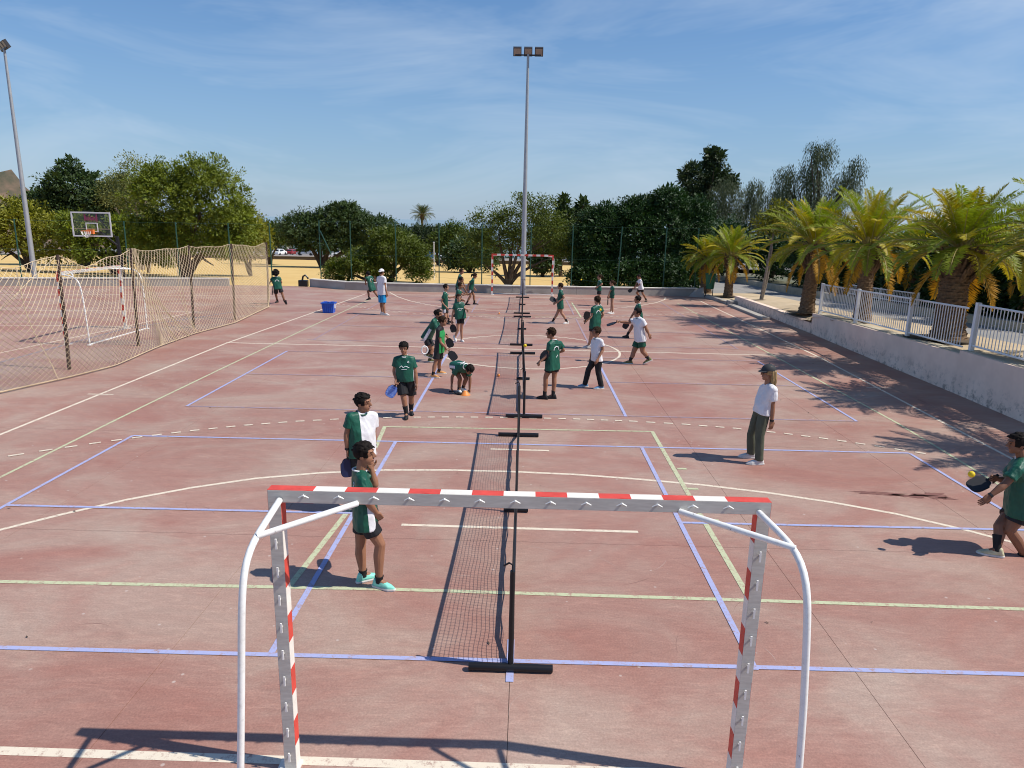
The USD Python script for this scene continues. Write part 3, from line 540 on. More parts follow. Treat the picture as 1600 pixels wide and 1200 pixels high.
copy(pn, 'pickleball_net', (-.02, 23.5, 0), 0, .92, label='farthest black pickleball net, at the foot of the tall floodlight mast', category='net')

# ---------------------------------------------------------------- floodlight masts
def mast(label, x, y, h, yaw):
    t = thing('floodlight_mast', label, 'floodlight', (x, y, 0))
    ORIGIN[t] = np.zeros(3); c, s = math.cos(yaw), math.sin(yaw)
    put('mast', tube([(0, 0, 0), (0, 0, h*.35), (0, 0, h)], [.135, .115, .06], 14), 'galvanised', t, smooth=40)
    put('base_plate', box((-.22, -.22, .0), (.22, .22, .03)), 'galvanised', t)
    put('cross_arm', MB().box((-.62, -.03, h-.06), (.62, .03, h), yaw, (0, 0, h)).get(), 'lamp_case', t)
    for k in (-1, 0, 1):
        o = np.array([k*.52*c, k*.52*s, h+.13]); hd = []
        d = unit([s*1.0, -c*1.0, -.62]); r = np.array([c, s, 0]); u = np.cross(r, d)
        def bx(w, hh, d0, d1, off=0):
            v = np.array([o+r*a*w+u*b*hh+d*e for e in (d0, d1) for b in (-1, 1) for a in (-1, 1)])
            return v, np.array([[0, 2, 3, 1], [4, 5, 7, 6], [0, 1, 5, 4], [2, 6, 7, 3], [0, 4, 6, 2], [1, 3, 7, 5]])
        hp = put('lamp_head', bx(.2, .2, -.07, .08), 'lamp_case', t); put('lamp_glass', bx(.165, .165, .081, .09), 'lamp_glass', hp)
    return t
mast('tall floodlight mast with three lamps standing behind the far goal', -.02, 31.1, 11.55, 0.0)
mast('tall floodlight mast at the left edge, behind the netted court', -26.6, 32.6, 11.75, -.75)
LOOKDONE = True

# ---------------------------------------------------------------- tall rope net round the left court
def rope_net():
    t = thing('sports_net', 'tall sagging tan rope net on rusty posts along the left court', 'net')
    P = [(-10.86, 4.6, 2.75), (-10.92, 8.4, 2.75), (-11.03, 11.18, 2.76), (-11.13, 14.5, 2.78), (-11.13, 18.0, 2.73), (-10.6, 20.14, 2.74), (-10.83, 24.28, 2.66)]
    for i, (x, y, h) in enumerate(P):
        put('post', tube([(x, y, 0), (x+.04, y, h*.5), (x+.06, y, h)], [.045, .04, .035], 8), 'post_rust', t)
        # tape wound round the post where the net is laced to it
    ys = np.array([p[1] for p in P]); xs = np.array([p[0] for p in P]); hs = np.array([p[2] for p in P])
    def top(y):
        x = np.interp(y, ys, xs)+.03; z = np.interp(y, ys, hs); j = np.clip(np.searchsorted(ys, y)-1, 0, len(ys)-2)
        k = (y-ys[j])/(ys[j+1]-ys[j]); sag = np.array([.12, .16, .30, .10, .09, .12])[j]
        return x, z-sag*4*k*(1-k)*(1-.35*np.sin(k*9+j))
    by = np.array([3, 8.4, 10.3, 11.7, 14.1, 16.6, 19.2, 21.5, 23.7, 24.3]); bx = np.array([-10.9, -10.98, -10.42, -10.14, -10.42, -10.5, -10.2, -10.45, -10.65, -10.8])
    NI, NJ = 236, 41
    i = np.arange(NI); y0 = np.linspace(4.6, 24.28, NI)
    pos = np.zeros((NI, NJ, 3)); tx, tzv = top(y0)
    # gathered: the cloth is bunched between the second and third post
    yb = y0+.85*np.sin((y0-11.5)*1.1)*np.exp(-((y0-14.6)/2.2)**2)
    for j in range(NJ):
        a = j/(NJ-1)
        s = a**.9
        bow = .25*np.sin(PI*a)*(.4+.6*meshkit.noise(np.stack([y0*.7, y0*0+a*1.5, y0*0], 1), 3))
        x = tx*(1-s)+np.interp(yb, by, bx)*s+bow*np.where(y0 < 17, 1, .35)
        y = y0*(1-s**2)+yb*s**2+.10*np.sin(a*7+y0*.9)*a
        z = tzv*(1-a)+.03*a+.08*np.sin(y0*2.3)*a*(1-a)
        pos[:, j] = np.stack([x, y, z], 1)
    A, B = [], []
    I, J = np.meshgrid(np.arange(NI-1), np.arange(NJ), indexing='ij')
    for dj in (1, -1):
        ok = ((I+J) % 2 == 0) & (J+dj >= 0) & (J+dj < NJ); a, b = I[ok], J[ok]
        A.append(pos[a, b]); B.append(pos[a+1, b+dj])
    put('rope_mesh', strand_net(np.concatenate(A), np.concatenate(B), .0052), 'net_tan', t)
    put('top_rope', tube(np.stack([tx, y0, tzv], 1)[::4], .009, 5), 'net_tan', t)
    put('bottom_rope', tube(pos[::3, -1], .012, 5), 'net_tan', t)
    put('hem', tube(pos[::3, -1]+[0.05, .02, .02], .010, 5), 'net_tan', t)
    r = np.random.default_rng(5)
    # folds hanging where the net is bunched
    for k in range(16):
        ya = 14.5+r.uniform(-.05, .12); yb_ = 14.8+k*.14; xb = np.interp(yb_, by, bx)
        q = np.linspace(0, 1, 10); zz = 2.75*(1-q)**1.15+.03
        put('net_fold', tube(np.stack([-11.08+(xb+11.08)*q**1.3+.10*np.sin(q*5+k), ya+(yb_-ya)*q**1.6, zz], 1), .007, 5), 'net_tan', t)
    for k, (y, d) in enumerate([(16.6, .25), (16.75, -.1), (9.6, .3)]):
        q = np.linspace(0, 1, 9); x0, z0 = top(np.array([y])); xb = np.interp(y+d, by, bx)
        put('net_fold', tube(np.stack([x0[0]+(xb-x0[0])*q+.08*np.sin(q*6+k), y+d*q, z0[0]*(1-q)+.03], 1), .009, 5), 'net_tan', t)
    put('loose_rope', tube([(-10.7, 8.2, 1.3), (-10.85, 9.0, 1.75), (-10.95, 10.1, 2.25), (-11.0, 11.1, 2.7)], .009, 5), 'net_tan', t)
rope_net()

# ---------------------------------------------------------------- green fence behind the wall
fence = thing('chain_link_fence', 'tall thin green fence posts with wires behind the grey wall', 'fence')
fx = [-11.15, -9.4, -6.95, -4.6, -2.28, .36, 2.6, 5.1, 7.6, 9.3]
for i, x in enumerate(fx):
    y = 33.1 if i else 33.35; lean = -.04 if x == 5.1 else .0
    put('post', tube([(x, y, -.1), (x+lean*-3, y, 3.55)], .029, 8), 'green_post', fence)
put('brace', tube([(-11.1, 33.35, 3.0), (-10.55, 33.4, 1.75)], .03, 6), 'green_post', fence)
for z in (.62, 1.75, 3.5):
    for a, b in zip(fx[:-1], fx[1:]): put('wire', tube([(a, 33.12, z), (b, 33.12, z)], .003, 4), 'green_post', fence)
for i in range(6): put('fastener', box((-11.13, 33.25, .75+i*.42), (-11.0, 33.3, .78+i*.42)), 'black_metal', fence)
f2 = thing('chain_link_fence', 'green fence posts in front of the trees left of the netted court', 'fence')
for x, y in [(-33.2, 32.5), (-27.9, 33.4), (-22.3, 34.2), (-19.6, 34.6), (-16.8, 35.0), (-14.6, 35.4)]:
    put('post', tube([(x, y, -.1), (x, y, 3.3)], .036, 8), 'green_post', f2)
for z in (1.7, 3.25): put('wire', tube([(-33.2, 32.5, z), (-27.9, 33.4, z), (-22.3, 34.2, z), (-14.6, 35.4, z)], .005, 4), 'green_post', f2)
f3 = thing('fence', 'short pale fence by the foot of the bin and the first palm', 'fence')
for i in range(8): put('bar', tube([(9.2+i*.2, 38, 0), (9.2+i*.2, 38, 1.15)], .018, 5), 'galvanised', f3)
put('rail', tube([(9.1, 38, 1.12), (10.8, 38, 1.12)], .02, 5), 'galvanised', f3)
# ---------------------------------------------------------------- basketball hoop
bb = thing('basketball_hoop', 'basketball backboard of clear panel with white frame, hoop and net', 'basketball hoop')
C = [Y(111, 331, 31), Y(172, 331.5, 31), Y(175, 370, 31), Y(116, 370, 31)]
c0 = (C[0]+C[2])/2; W_, H_ = 1.02, .62
LOOK['clear_panel'] = usdkit.material(stage, '/World/Looks/clear_panel', {'t': ('transparent_bsdf', {'color': (.86, .86, .86)}), 'd': ('glossy_bsdf', {'roughness': .15, 'color': (.8, .8, .8)}), 'f': ('fresnel', {'IOR': 1.45}), 'm': ('mix_closure', {})}, [('f.fac', 'm.fac'), ('t.BSDF', 'm.closure1'), ('d.BSDF', 'm.closure2')], surface='m.closure')
look('graffiti', (.25, .05, .10), .6, .2); look('hoop_orange', (.62, .16, .04), .5, .1)
def fr(x0, z0, x1, z1, w, y, mat, name, par):
    m = MB().box((x0, y-.02, z0), (x1, y, z0+w)).box((x0, y-.02, z1-w), (x1, y, z1)).box((x0, y-.02, z0+w), (x0+w, y, z1-w)).box((x1-w, y-.02, z0+w), (x1, y, z1-w))
    return put(name, m.get(), mat, par)
ang = 0.0
put('panel', box(c0+[-W_, .001, -H_], c0+[W_, .012, H_]), 'clear_panel', bb)
fr(c0[0]-W_, c0[2]-H_, c0[0]+W_, c0[2]+H_, .07, 31.0, 'white_metal', 'frame', bb)
fr(c0[0]-.30, c0[2]-.38, c0[0]+.32, c0[2]+.08, .045, 30.995, 'white_metal', 'target_square', bb)
put('cross_line', box(c0+[-W_+.07, -.012, -.24], c0+[W_-.07, -.002, -.21]), 'tan_pillar', bb)
put('graffiti', MB().box(c0+[-.35, -.01, .17], c0+[-.28, -.004, .52]).box(c0+[.27, -.01, .12], c0+[.33, -.004, .54]).get(), 'graffiti', bb)
gz = MB()
for i in range(16):
    x = -.28+i*.034; gz.box(c0+[x, -.012, .19+.05*math.sin(i*2.1)], c0+[x+.028, -.004, .36+.07*math.sin(i*1.7+1)])
put('graffiti', gz.get(), 'graffiti', bb)
a = np.linspace(0, 2*PI, 22); ring = np.stack([c0[0]-.08+.225*np.cos(a), c0[1]-.42+.225*np.sin(a), np.full(22, c0[2]-.33)], 1)
put('hoop', tube(ring, .014, 6), 'hoop_orange', bb); put('bracket', box(c0+[-.2, -.2, -.48], c0+[.14, -.021, -.26]), 'hoop_orange', bb)
A_, B_ = [], []
for i in range(12):
    p = ring[i*21//12]; q = np.array([c0[0]-.08, c0[1]-.42, c0[2]-.68]); e = p+(q-p)*.9+[.05*math.cos(i), .05*math.sin(i), 0]
    m_ = p+(q-p)*.5+[.06*math.cos(a[i*21//12]), .06*math.sin(a[i*21//12]), 0]
    A_ += [p, m_]; B_ += [m_, e]
put('hoop_net', strand_net(A_, B_, .011), 'white_metal', bb)
put('arm', tube([c0+[.35, .05, -.35], c0+[.9, .55, -1.05]], .05, 6), 'black_metal', bb); put('arm', tube([c0+[.35, .05, .3], c0+[.9, .55, -.7]], .03, 6), 'black_metal', bb)
put('post', tube([c0+[.9, .6, -.6], [c0[0]+1.0, 31.7, 0]], [.09, .11], 8), 'black_metal', bb)
# ---------------------------------------------------------------- bin, crate, pump box
bn = thing('litter_bin', 'green plastic litter bin on thin legs beside the first palm', 'bin', (9.75, 31.6, .1))
ORIGIN[bn] = np.zeros(3)
def taper(r0, r1, z0, z1, s=14): return tube([(0, 0, z0), (0, 0, z1)], [r0, r1], s)
put('bucket', taper(.20, .26, .38, 1.12), 'bin_green', bn, smooth=40); put('rim', tube([(0, 0, 1.12), (0, 0, 1.17)], .28, 14), 'bin_green', bn)
for s in (-.2, .16): put('leg', tube([(s, 0, 0), (s, 0, .5)], .022, 6), 'black_metal', bn)
cr = thing('crate', 'blue plastic crate on the court by the left sideline', 'crate', (*G(512.5, 489)[:2]+[0, .16], 0)); ORIGIN[cr] = np.zeros(3)
def crate_side(): pass
w0, w1, d0, d1, h = .20, .245, .17, .21, .40
ct = MB()
vb = lambda w, d, z: np.array([[-w, -d, z], [w, -d, z], [w, d, z], [-w, d, z]])
ct.add(np.vstack([vb(w0, d0, .0), vb(w1, d1, h), vb(w1-.012, d1-.012, h), vb(w0-.012, d0-.012, .015)]), [[3, 2, 1, 0]]+[[i, (i+1) % 4, (i+1) % 4+4, i+4] for i in range(4)]+[[4+i, 4+(i+1) % 4, 8+(i+1) % 4, 8+i] for i in range(4)]+[[8+i, 8+(i+1) % 4, 12+(i+1) % 4, 12+i] for i in range(4)]+[[12, 13, 14, 15]])
put('tub', ct.get(), 'crate_blue', cr)
rim = MB()
for a, b in (((-w1-.025, -d1-.025, h-.03), (w1+.025, -d1, h+.012)), ((-w1-.025, d1, h-.03), (w1+.025, d1+.025, h+.012)), ((-w1-.025, -d1, h-.03), (-w1, d1, h+.012)), ((w1, -d1, h-.03), (w1+.025, d1, h+.012))): rim.box(a, b)
put('rim', rim.get(), 'crate_blue', cr)
for k in range(5): put('rib', box((-.18+k*.085, -.215, .05), (-.165+k*.085, -.19, .36)), 'crate_blue', cr)
put('sticker', box((w1-.02, -.06, .18), (w1+.008, .05, .36)), 'white_metal', cr)
put('contents', MB().box((-.15, -.1, .3), (-.05, .02, .45), .4).box((-.02, -.08, .3), (.08, .05, .43), -.3).box((.1, -.02, .3), (.2, .1, .44), .2).get(), 'crate_blue', cr)
pb = thing('pump_box', 'small black box with a bent handle by the end of the grey wall', 'box', (-12.05, 33.05, 0)); ORIGIN[pb] = np.zeros(3)
put('body', box((-.24, -.15, .02), (.24, .15, .34)), 'black_metal', pb); put('foot', box((.12, -.12, .0), (.2, .12, .018)), 'post_rust', pb)
put('handle', tube([(-.05, 0, .34), (.0, 0, .55), (.12, 0, .62), (.24, 0, .5), (.28, 0, .42)], .05, 7), 'black_metal', pb)
pole_w = thing('white_post', 'thin white pole standing in the sand right of the round bush', 'pole', (-6.4, 45, -.5)); ORIGIN[pole_w] = np.zeros(3)
put('pole', tube([(0, 0, 0), (0, 0, 2.6)], .035, 6), 'white_metal', pole_w); put('pole_cap', box((-.06, -.06, 2.6), (.06, .06, 2.66)), 'white_metal', pole_w)
g5 = thing('football_goal', 'white football goal far off on the sand field behind the round bush', 'goal', (-26.4, 96, -2.6)); ORIGIN[g5] = np.zeros(3)
for x in (0, 6.6): put('post', tube([(x, 0, 0), (x, 0, 2.4)], .06, 6), 'white_metal', g5)
put('crossbar', tube([(-.05, 0, 2.4), (6.65, 0, 2.4)], .06, 6), 'white_metal', g5)
# ---------------------------------------------------------------- far car park
def car(label, x, y, yaw, mat, van=False):
    z = float(sand_z(y))-.05
    t = thing('parked_car', label, 'car', (x, y, z)); ORIGIN[t] = np.zeros(3)
    h = .3 if van else 0
    prof = [(-2.1, .3), (-2.12, .75), (-1.75, .88), (-1.35, 1.38+h), (.55, 1.42+h), (1.25, .95), (2.0, .82), (2.12, .55), (2.08, .3)]
    n = len(prof); v = []
    for s in (-1, 1):
        for (px, pz) in prof: v.append([px, s*(.85 if pz < 1.1 else .68), pz])
    f = [[i, i+1, n+i+1, n+i] for i in range(n-1)]+[[n-1, 0, n, 2*n-1]]
    m = MB(); m.add(v, f); m.f.append(np.array([[0, k+1, k] for k in range(1, n-1)]+[[n, n+k, n+k+1] for k in range(1, n-1)]))
    put('body', m.get(), mat, t)
    gl = MB()
    for s in (-1, 1): gl.add([[-1.2, s*.82, .92], [1.0, s*.82, .95], [.5, s*.70, 1.34+h], [-1.15, s*.70, 1.31+h]], [[0, 1, 2, 3]])
    gl.add([[1.24, -.72, .99], [1.24, .72, .99], [.62, .6, 1.4+h], [.62, -.6, 1.4+h]], [[0, 1, 2, 3]]); gl.add([[-1.72, -.72, .94], [-1.72, .72, .94], [-1.4, .6, 1.35+h], [-1.4, -.6, 1.35+h]], [[0, 1, 2, 3]])
    put('windows', gl.get(), 'dark_glass', t)
    for sx in (-1.3, 1.3):
        for sy in (-.78, .78): put('wheel', tube([(sx, sy-.1, .32), (sx, sy+.1, .32)], .33, 12), 'tyre', t)
    UsdGeom.Xformable(stage.GetPrimAtPath(t)).AddRotateZOp().Set(math.degrees(yaw))
CP = [('silver car parked far off left of the leaning green brace', 478, 165, .1, 'car_silver', 0), ('white car parked behind the trunks left of the silver car', 437, 165, 1.4, 'car_white', 0), ('small red car far away beside the silver car', 456, 175, 1.5, 'car_red', 0),
      ('white van far away behind the round bush', 532, 168, .2, 'car_white', 1), ('dark car far away behind the round bush, beside the white van', 552, 160, 1.45, 'car_dark', 0), ('white car far away under the middle tree, left of the far goal', 735, 170, .15, 'car_white', 0), ('silver car far away under the middle tree, seen between its leaves', 748, 158, 1.5, 'car_silver', 0),
      ('white car far away behind the netted court, near its far post', 385, 160, .3, 'car_white', 0), ('silver car far away behind the netted court, near its middle', 250, 150, .1, 'car_silver', 0), ('white car far away behind the basketball post', 185, 155, .1, 'car_white', 0), ('silver car far away right of the tall mast', 878, 165, .2, 'car_silver', 0)]
for l, u, y, a, mt, vn in CP: car(l, Y(u, 400, y)[0], y, a, mt, vn)
ph = thing('play_hut', 'small blue and white play hut far beyond the sand field', 'play hut', (Y(667, 405, 140)[0], 140, float(sand_z(140)))); ORIGIN[ph] = np.zeros(3)
put('hut', box((-1.6, -1, 0.2), (1.4, 1, 2.6)), 'play_blue', ph); put('slide', MB().add([[1.4, -.4, 1.6], [1.4, .4, 1.6], [4.2, .4, .2], [4.2, -.4, .2], [1.4, -.4, 1.4], [1.4, .4, 1.4], [4.2, .4, .05], [4.2, -.4, .05]], [[0, 1, 2, 3], [7, 6, 5, 4], [0, 3, 7, 4], [1, 5, 6, 2]]).get(), 'white_metal', ph); put('roof', MB().add([[-1.8, -1.2, 2.61], [1.6, -1.2, 2.61], [1.6, 1.2, 2.61], [-1.8, 1.2, 2.61], [-.1, 0, 3.3]], [[0, 1, 4], [1, 2, 4], [2, 3, 4], [3, 0, 4], [0, 2, 1], [0, 3, 2]]).get(), 'white_metal', ph)
pl = thing('stone_pillar', 'tan stone pillar with a thin lamp post beside it beyond the sand', 'pillar', (Y(646, 405, 118)[0], 118, float(sand_z(118)))); ORIGIN[pl] = np.zeros(3)
put('pillar', box((-.3, -.3, -.2), (.3, .3, 2.2)), 'tan_pillar', pl); put('pillar_cap', box((-.36, -.36, 2.2), (.36, .36, 2.32)), 'tan_pillar', pl); put('lamp_post', tube([(-.4, .5, -.2), (-.4, .5, 4.1)], .05, 6), 'white_metal', pl)
def house(label, x, y, z, w, d, h, roof, rot=0):
    t = thing('house', label, 'house', (x, y, z)); ORIGIN[t] = np.zeros(3)
    put('wall', box((-w/2, -d/2, 0), (w/2, d/2, h)), 'house_wall', t)
    if roof:
        rf = put('roof', MB().add([[-w/2-.4, -d/2-.4, h], [w/2+.4, -d/2-.4, h], [w/2+.4, d/2+.4, h], [-w/2-.4, d/2+.4, h], [-w/2-.4, 0, h+d*.28], [w/2+.4, 0, h+d*.28]], [[0, 1, 5, 4], [2, 3, 4, 5]]).get(), 'roof_tile', t)
        for k in range(14):
            xx = -w/2-.3+k*(w+.6)/14
            put('tile_row', tube([(xx, -d/2-.42, h+.02), (xx, 0, h+d*.28+.03)], .09, 5), 'roof_tile', rf)
    else: put('parapet', box((-w/2-.15, -d/2-.15, h), (w/2+.15, d/2+.15, h+.4)), 'house_wall', t)
    for k in range(3): wn = put('window', box((-w/2+w*(.16+.27*k), -d/2-.03, h*.35), (-w/2+w*(.30+.27*k), -d/2+.02, h*.72)), 'dark_glass', t)
    UsdGeom.Xformable(stage.GetPrimAtPath(t)).AddRotateZOp().Set(float(rot))
house('low house with terracotta tile roof glimpsed between the palm trunks', Y(1372, 415, 46)[0], 46, -1.4, 7, 6, 2.4, True, 70)
house('white flat-roofed house far off between the left trees, by the sea', Y(430, 352, 330)[0], 330, -19.5, 12, 9, 19.5, False)
house('second white house far away just left of the flat-roofed one', Y(396, 356, 300)[0], 300, -17.5, 10, 8, 16, False)

# ================================================================ plants
def leaf_quads(C, D, N, L, W):
    """Leaves at C, along D (unit), normal N, length L, width W: one bent rhombus each."""
    S = np.cross(D, N); S /= np.linalg.norm(S, axis=1, keepdims=True)+1e-9
    L, W = L[:, None], W[:, None]
    v = np.stack([C, C+D*L*.45+S*W*.5+N*W*.12, C+D*L, C+D*L*.45-S*W*.5+N*W*.12], 1).reshape(-1, 3)
    k = np.arange(len(C))[:, None, None]*4
    return v, (np.array([[0, 1, 2], [0, 2, 3]])[None]+k).reshape(-1, 3)
def rand_dirs(r, n):
    v = r.normal(size=(n, 3)); return v/np.linalg.norm(v, axis=1, keepdims=True)
def crown(blobs, n_clump, per, leaf, rad, seed, droop=0.0, shell=.55, hang=0.0, up=.35):
    r = np.random.default_rng(seed); B = np.array(blobs, float)
    w = (B[:, 3]*B[:, 4]+B[:, 4]*B[:, 5]+B[:, 3]*B[:, 5]); w /= w.sum()
    b = r.choice(len(B), n_clump, p=w); d = rand_dirs(r, n_clump)
    d[:, 2] = np.where(d[:, 2] < -.75, -d[:, 2]*.6, d[:, 2])
    rho = 1-(1-shell)*r.random(n_clump)**1.3
    bump = .78+.44*meshkit.fbm(np.c_[d*1.7+b[:, None]*3.1], 3, seed)
    c = B[b, :3]+d*B[b, 3:6]*(rho*bump)[:, None]
    n = n_clump*per; cc = np.repeat(c, per, 0); dd = np.repeat(d, per, 0)
    crad = rad*(.6+.8*np.repeat(r.random(n_clump), per))
    if hang > 0:
        q = r.random(n); off = r.normal(size=(n, 3))*crad[:, None]*[.35, .35, .2]; off[:, 2] -= q*hang*(.4+1.2*np.repeat(r.random(n_clump), per))
        P = cc+off; D = rand_dirs(r, n)*.45+[0, 0, -1.0]
    else:
        o = rand_dirs(r, n)*(r.random(n)**.5)[:, None]; P = cc+o*crad[:, None]*[1, 1, .7]
        D = o*.8+dd*.5+rand_dirs(r, n)*.7+[0, 0, -droop]
    D /= np.linalg.norm(D, axis=1, keepdims=True)
    N = rand_dirs(r, n)*.62+dd*.8+[0, 0, up]; N -= D*np.sum(N*D, 1, keepdims=True); N /= np.linalg.norm(N, axis=1, keepdims=True)+1e-9
    Ls = leaf*(.65+.7*r.random(n)); return leaf_quads(P, D, N, Ls, Ls*(.5 if hang == 0 else .22))
def limbs(base, targets, r0, seed, fork=.35, bend=.25):
    r = np.random.default_rng(seed); m = MB(); base = np.array(base, float)
    for tgt in targets:
        tgt = base+(np.array(tgt, float)-base)*.86; q = np.linspace(0, 1, 7)[:, None]
        mid = base+(tgt-base)*[.25, .25, .55]+r.normal(size=3)*bend
        p = (1-q)**2*base+2*q*(1-q)*mid+q*q*tgt
        m.tube(p, np.linspace(r0, r0*.25, 7), 7)
        for k in range(3):
            a = p[3+k]; e = a+(tgt-base)*.22+r.normal(size=3)*np.linalg.norm(tgt-base)*.16
            m.tube([a, (a+e)/2+r.normal(size=3)*.1, e], [r0*.3, r0*.2, r0*.08], 5)
    return m.get()
def tree(name, label, cat, blobs, look_, base, trunk_r, n_clump, per, leaf, rad, seed, bark='bark', group=None, targets=None, core=True, **kw):
    t = thing(name, label, cat, (0, 0, 0), group)
    tg = targets or [b[:3] for b in blobs]
    put('trunk', limbs(base, tg, trunk_r, seed+1), bark, t)
    put('crown', crown(blobs, n_clump, per, leaf, rad, seed, **kw), look_, t)
    if core:
        B = np.array(blobs, float); B[:, 3:] *= .74
        put('inner_crown', crown(B, int(n_clump*.28), 9, leaf*2.6, rad*.9, seed+7, shell=.75), look_, t)
    return t
GT = 'trees'
# left group
tree('ficus_tree', 'big bright green rounded tree behind the basketball backboard', 'tree', [(-22.4, 39.5, 4.6, 2.6, 2.4, 2.4), (-19.7, 39.3, 4.6, 2.7, 2.6, 2.7), (-21.2, 40.2, 2.7, 3.4, 2.4, 1.6), (-18.2, 39.3, 2.9, 1.7, 1.7, 1.6), (-23.9, 39.6, 2.6, 1.5, 1.6, 1.4), (-22.9, 39.3, 5.7, 1.5, 1.3, 1.3), (-19.9, 39, 6.0, 1.5, 1.4, 1.2), (-20.6, 39.2, 1.9, 2.6, 1.6, 1.0), (-22.8, 39.2, 2.2, 2.2, 1.6, 1.1), (-18.6, 39.1, 1.9, 1.6, 1.4, 1.0)], 'ficus_bright', (-21.6, 39.3, -.3), .34, 1250, 38, .14, .36, 11, targets=[(-23, 39.5, 4), (-20, 39.2, 4.5), (-18.6, 39.3, 2.8), (-21.3, 40, 4)])
tree('conifer_tree', 'dark wide-spreading conifer rising behind the left mast', 'tree', [(-39.8, 58, 5.9, 3.0, 2.5, 1.6), (-41.5, 58, 4.6, 2.6, 2.5, 1.3), (-37.2, 58, 4.7, 2.6, 2.5, 1.5), (-43.3, 58, 4.2, 2.2, 2, 1.3), (-40, 58, 3.0, 4.5, 2.5, 1.8), (-35.2, 57.5, 5.4, 1.6, 1.8, 1.6), (-33.6, 57.5, 5.6, 1.5, 1.8, 1.2), (-34.4, 57.5, 3.8, 2.5, 2, 1.7), (-40, 58, 7.4, 1.2, 1.1, .9)], 'dark_leaf', (-39.8, 58, -1.2), .4, 1250, 20, .22, .5, 13, shell=.4)
tree('pine_tree', 'thin pale pine with airy top beside the big rounded tree', 'tree', [(-31.2, 52, 7.4, 1.1, 1, 1.1), (-32.3, 52, 6.2, 1.4, 1.2, 1.1), (-30.2, 52, 6.0, 1.1, 1.1, 1.0), (-33.2, 52, 5.0, 1.2, 1.1, 1.2), (-31.5, 52, 4.4, 2.0, 1.2, 1.6)], 'pale_leaf', (-31.2, 52, -1), .2, 420, 14, .16, .5, 15, shell=.2, bark='pale_bark', core=False)
tree('shrub', 'yellow-green spreading shrub at the left edge behind the mast', 'shrub', [(-36.5, 45, 2.5, 2.4, 2, 2.3), (-33.2, 44.5, 1.6, 2.4, 2, 1.9), (-39.5, 45, 2.5, 2.5, 2, 2.5), (-34.8, 44.6, 3.0, 1.5, 1.5, 1.3)], 'yellow_leaf', (-35.5, 45, -.5), .2, 900, 20, .17, .4, 17)
tree('shrub', 'green bushy shrub under the basketball backboard', 'shrub', [(-29.0, 43, 1.4, 2.2, 1.8, 1.7), (-27.2, 43, 2.5, 1.3, 1.4, 1.3), (-30.8, 43.3, 2.6, 1.4, 1.4, 1.3), (-25.6, 43, 1.1, 1.8, 1.5, 1.2)], 'ficus_bright', (-28.3, 43, -.4), .18, 620, 20, .16, .38, 19)
tree('tree', 'pale yellowish tree at the right flank of the big rounded tree', 'tree', [(-19.6, 44, 3.2, 1.3, 1.3, 1.7), (-18.6, 44, 2.2, 1.2, 1.2, 1.6), (-19.8, 44, 1.5, 1.6, 1.4, 1.2)], 'yellow_leaf', (-19.2, 44, -.4), .14, 420, 16, .15, .36, 21, shell=.3)
tree('bare_shrub', 'leafless greyish shrub behind the right side of the backboard', 'shrub', [(-27.3, 46, 3.3, 1.2, .8, 1.0)], 'pale_leaf', (-27.5, 46, -.5), .1, 40, 8, .12, .3, 23, bark='pale_bark', core=False, targets=[(-28.6, 46, 3.9), (-27.9, 46, 4.4), (-27.2, 46, 4.2), (-26.5, 46, 4.0), (-26.1, 46, 3.3), (-29, 46, 3.2)])
# middle distance
tree('tree', 'small dark tree at the end of the rope net, beyond the sand', 'tree', [(-28.9, 75, 1.8, 2.2, 2, 1.4), (-27.4, 75, 1.3, 1.5, 1.6, 1.2), (-30.4, 75, 1.4, 1.5, 1.6, 1.1)], 'ficus_mid', (-28.9, 75, -1.7), .2, 420, 18, .2, .42, 25, targets=[(-30.2, 75, 1), (-29.2, 75, 1.2), (-27.6, 75, 1)])
tree('tree', 'broad dark tree with low spreading crown over the parked cars', 'tree', [(-22.5, 68, 2.6, 3.0, 2.6, 1.7), (-19, 68, 3.2, 3.4, 2.8, 1.9), (-15.8, 68, 2.5, 2.9, 2.4, 1.6), (-20.2, 68, 1.2, 4.5, 2.6, 1.2), (-13.6, 68, 1.2, 2.2, 2.1, 1.6), (-18.4, 67.5, 4.4, 1.6, 1.5, .8)], 'dark_leaf', (-20.9, 68, -1.5), .33, 1500, 20, .21, .46, 27, targets=[(-23, 68, 2), (-21, 68, 2.6), (-18.4, 68, 2.8), (-15, 68, 2), (-19.8, 68, 2)])
tree('round_bush', 'bright green dense bush tree standing just behind the grey wall', 'tree', [(-8.3, 40.3, 1.9, 1.7, 1.5, 1.2), (-10.0, 40, .95, 1.5, 1.3, 1.0), (-11.9, 40, .35, 1.0, 1, .75), (-7.0, 40.3, 1.2, 1.2, 1.2, 1.0), (-6.8, 39.8, .25, .85, .7, .42), (-9.3, 40.2, .3, 1.1, 1, .7), (-8.9, 40.2, 2.5, 1.0, 1, .7)], 'fresh_leaf', (-8.75, 40.2, -.4), .2, 950, 32, .125, .30, 29, targets=[(-8.2, 40.2, 1.6), (-10, 40, .8), (-7.2, 40.2, 1.2), (-11.6, 40, .3)])
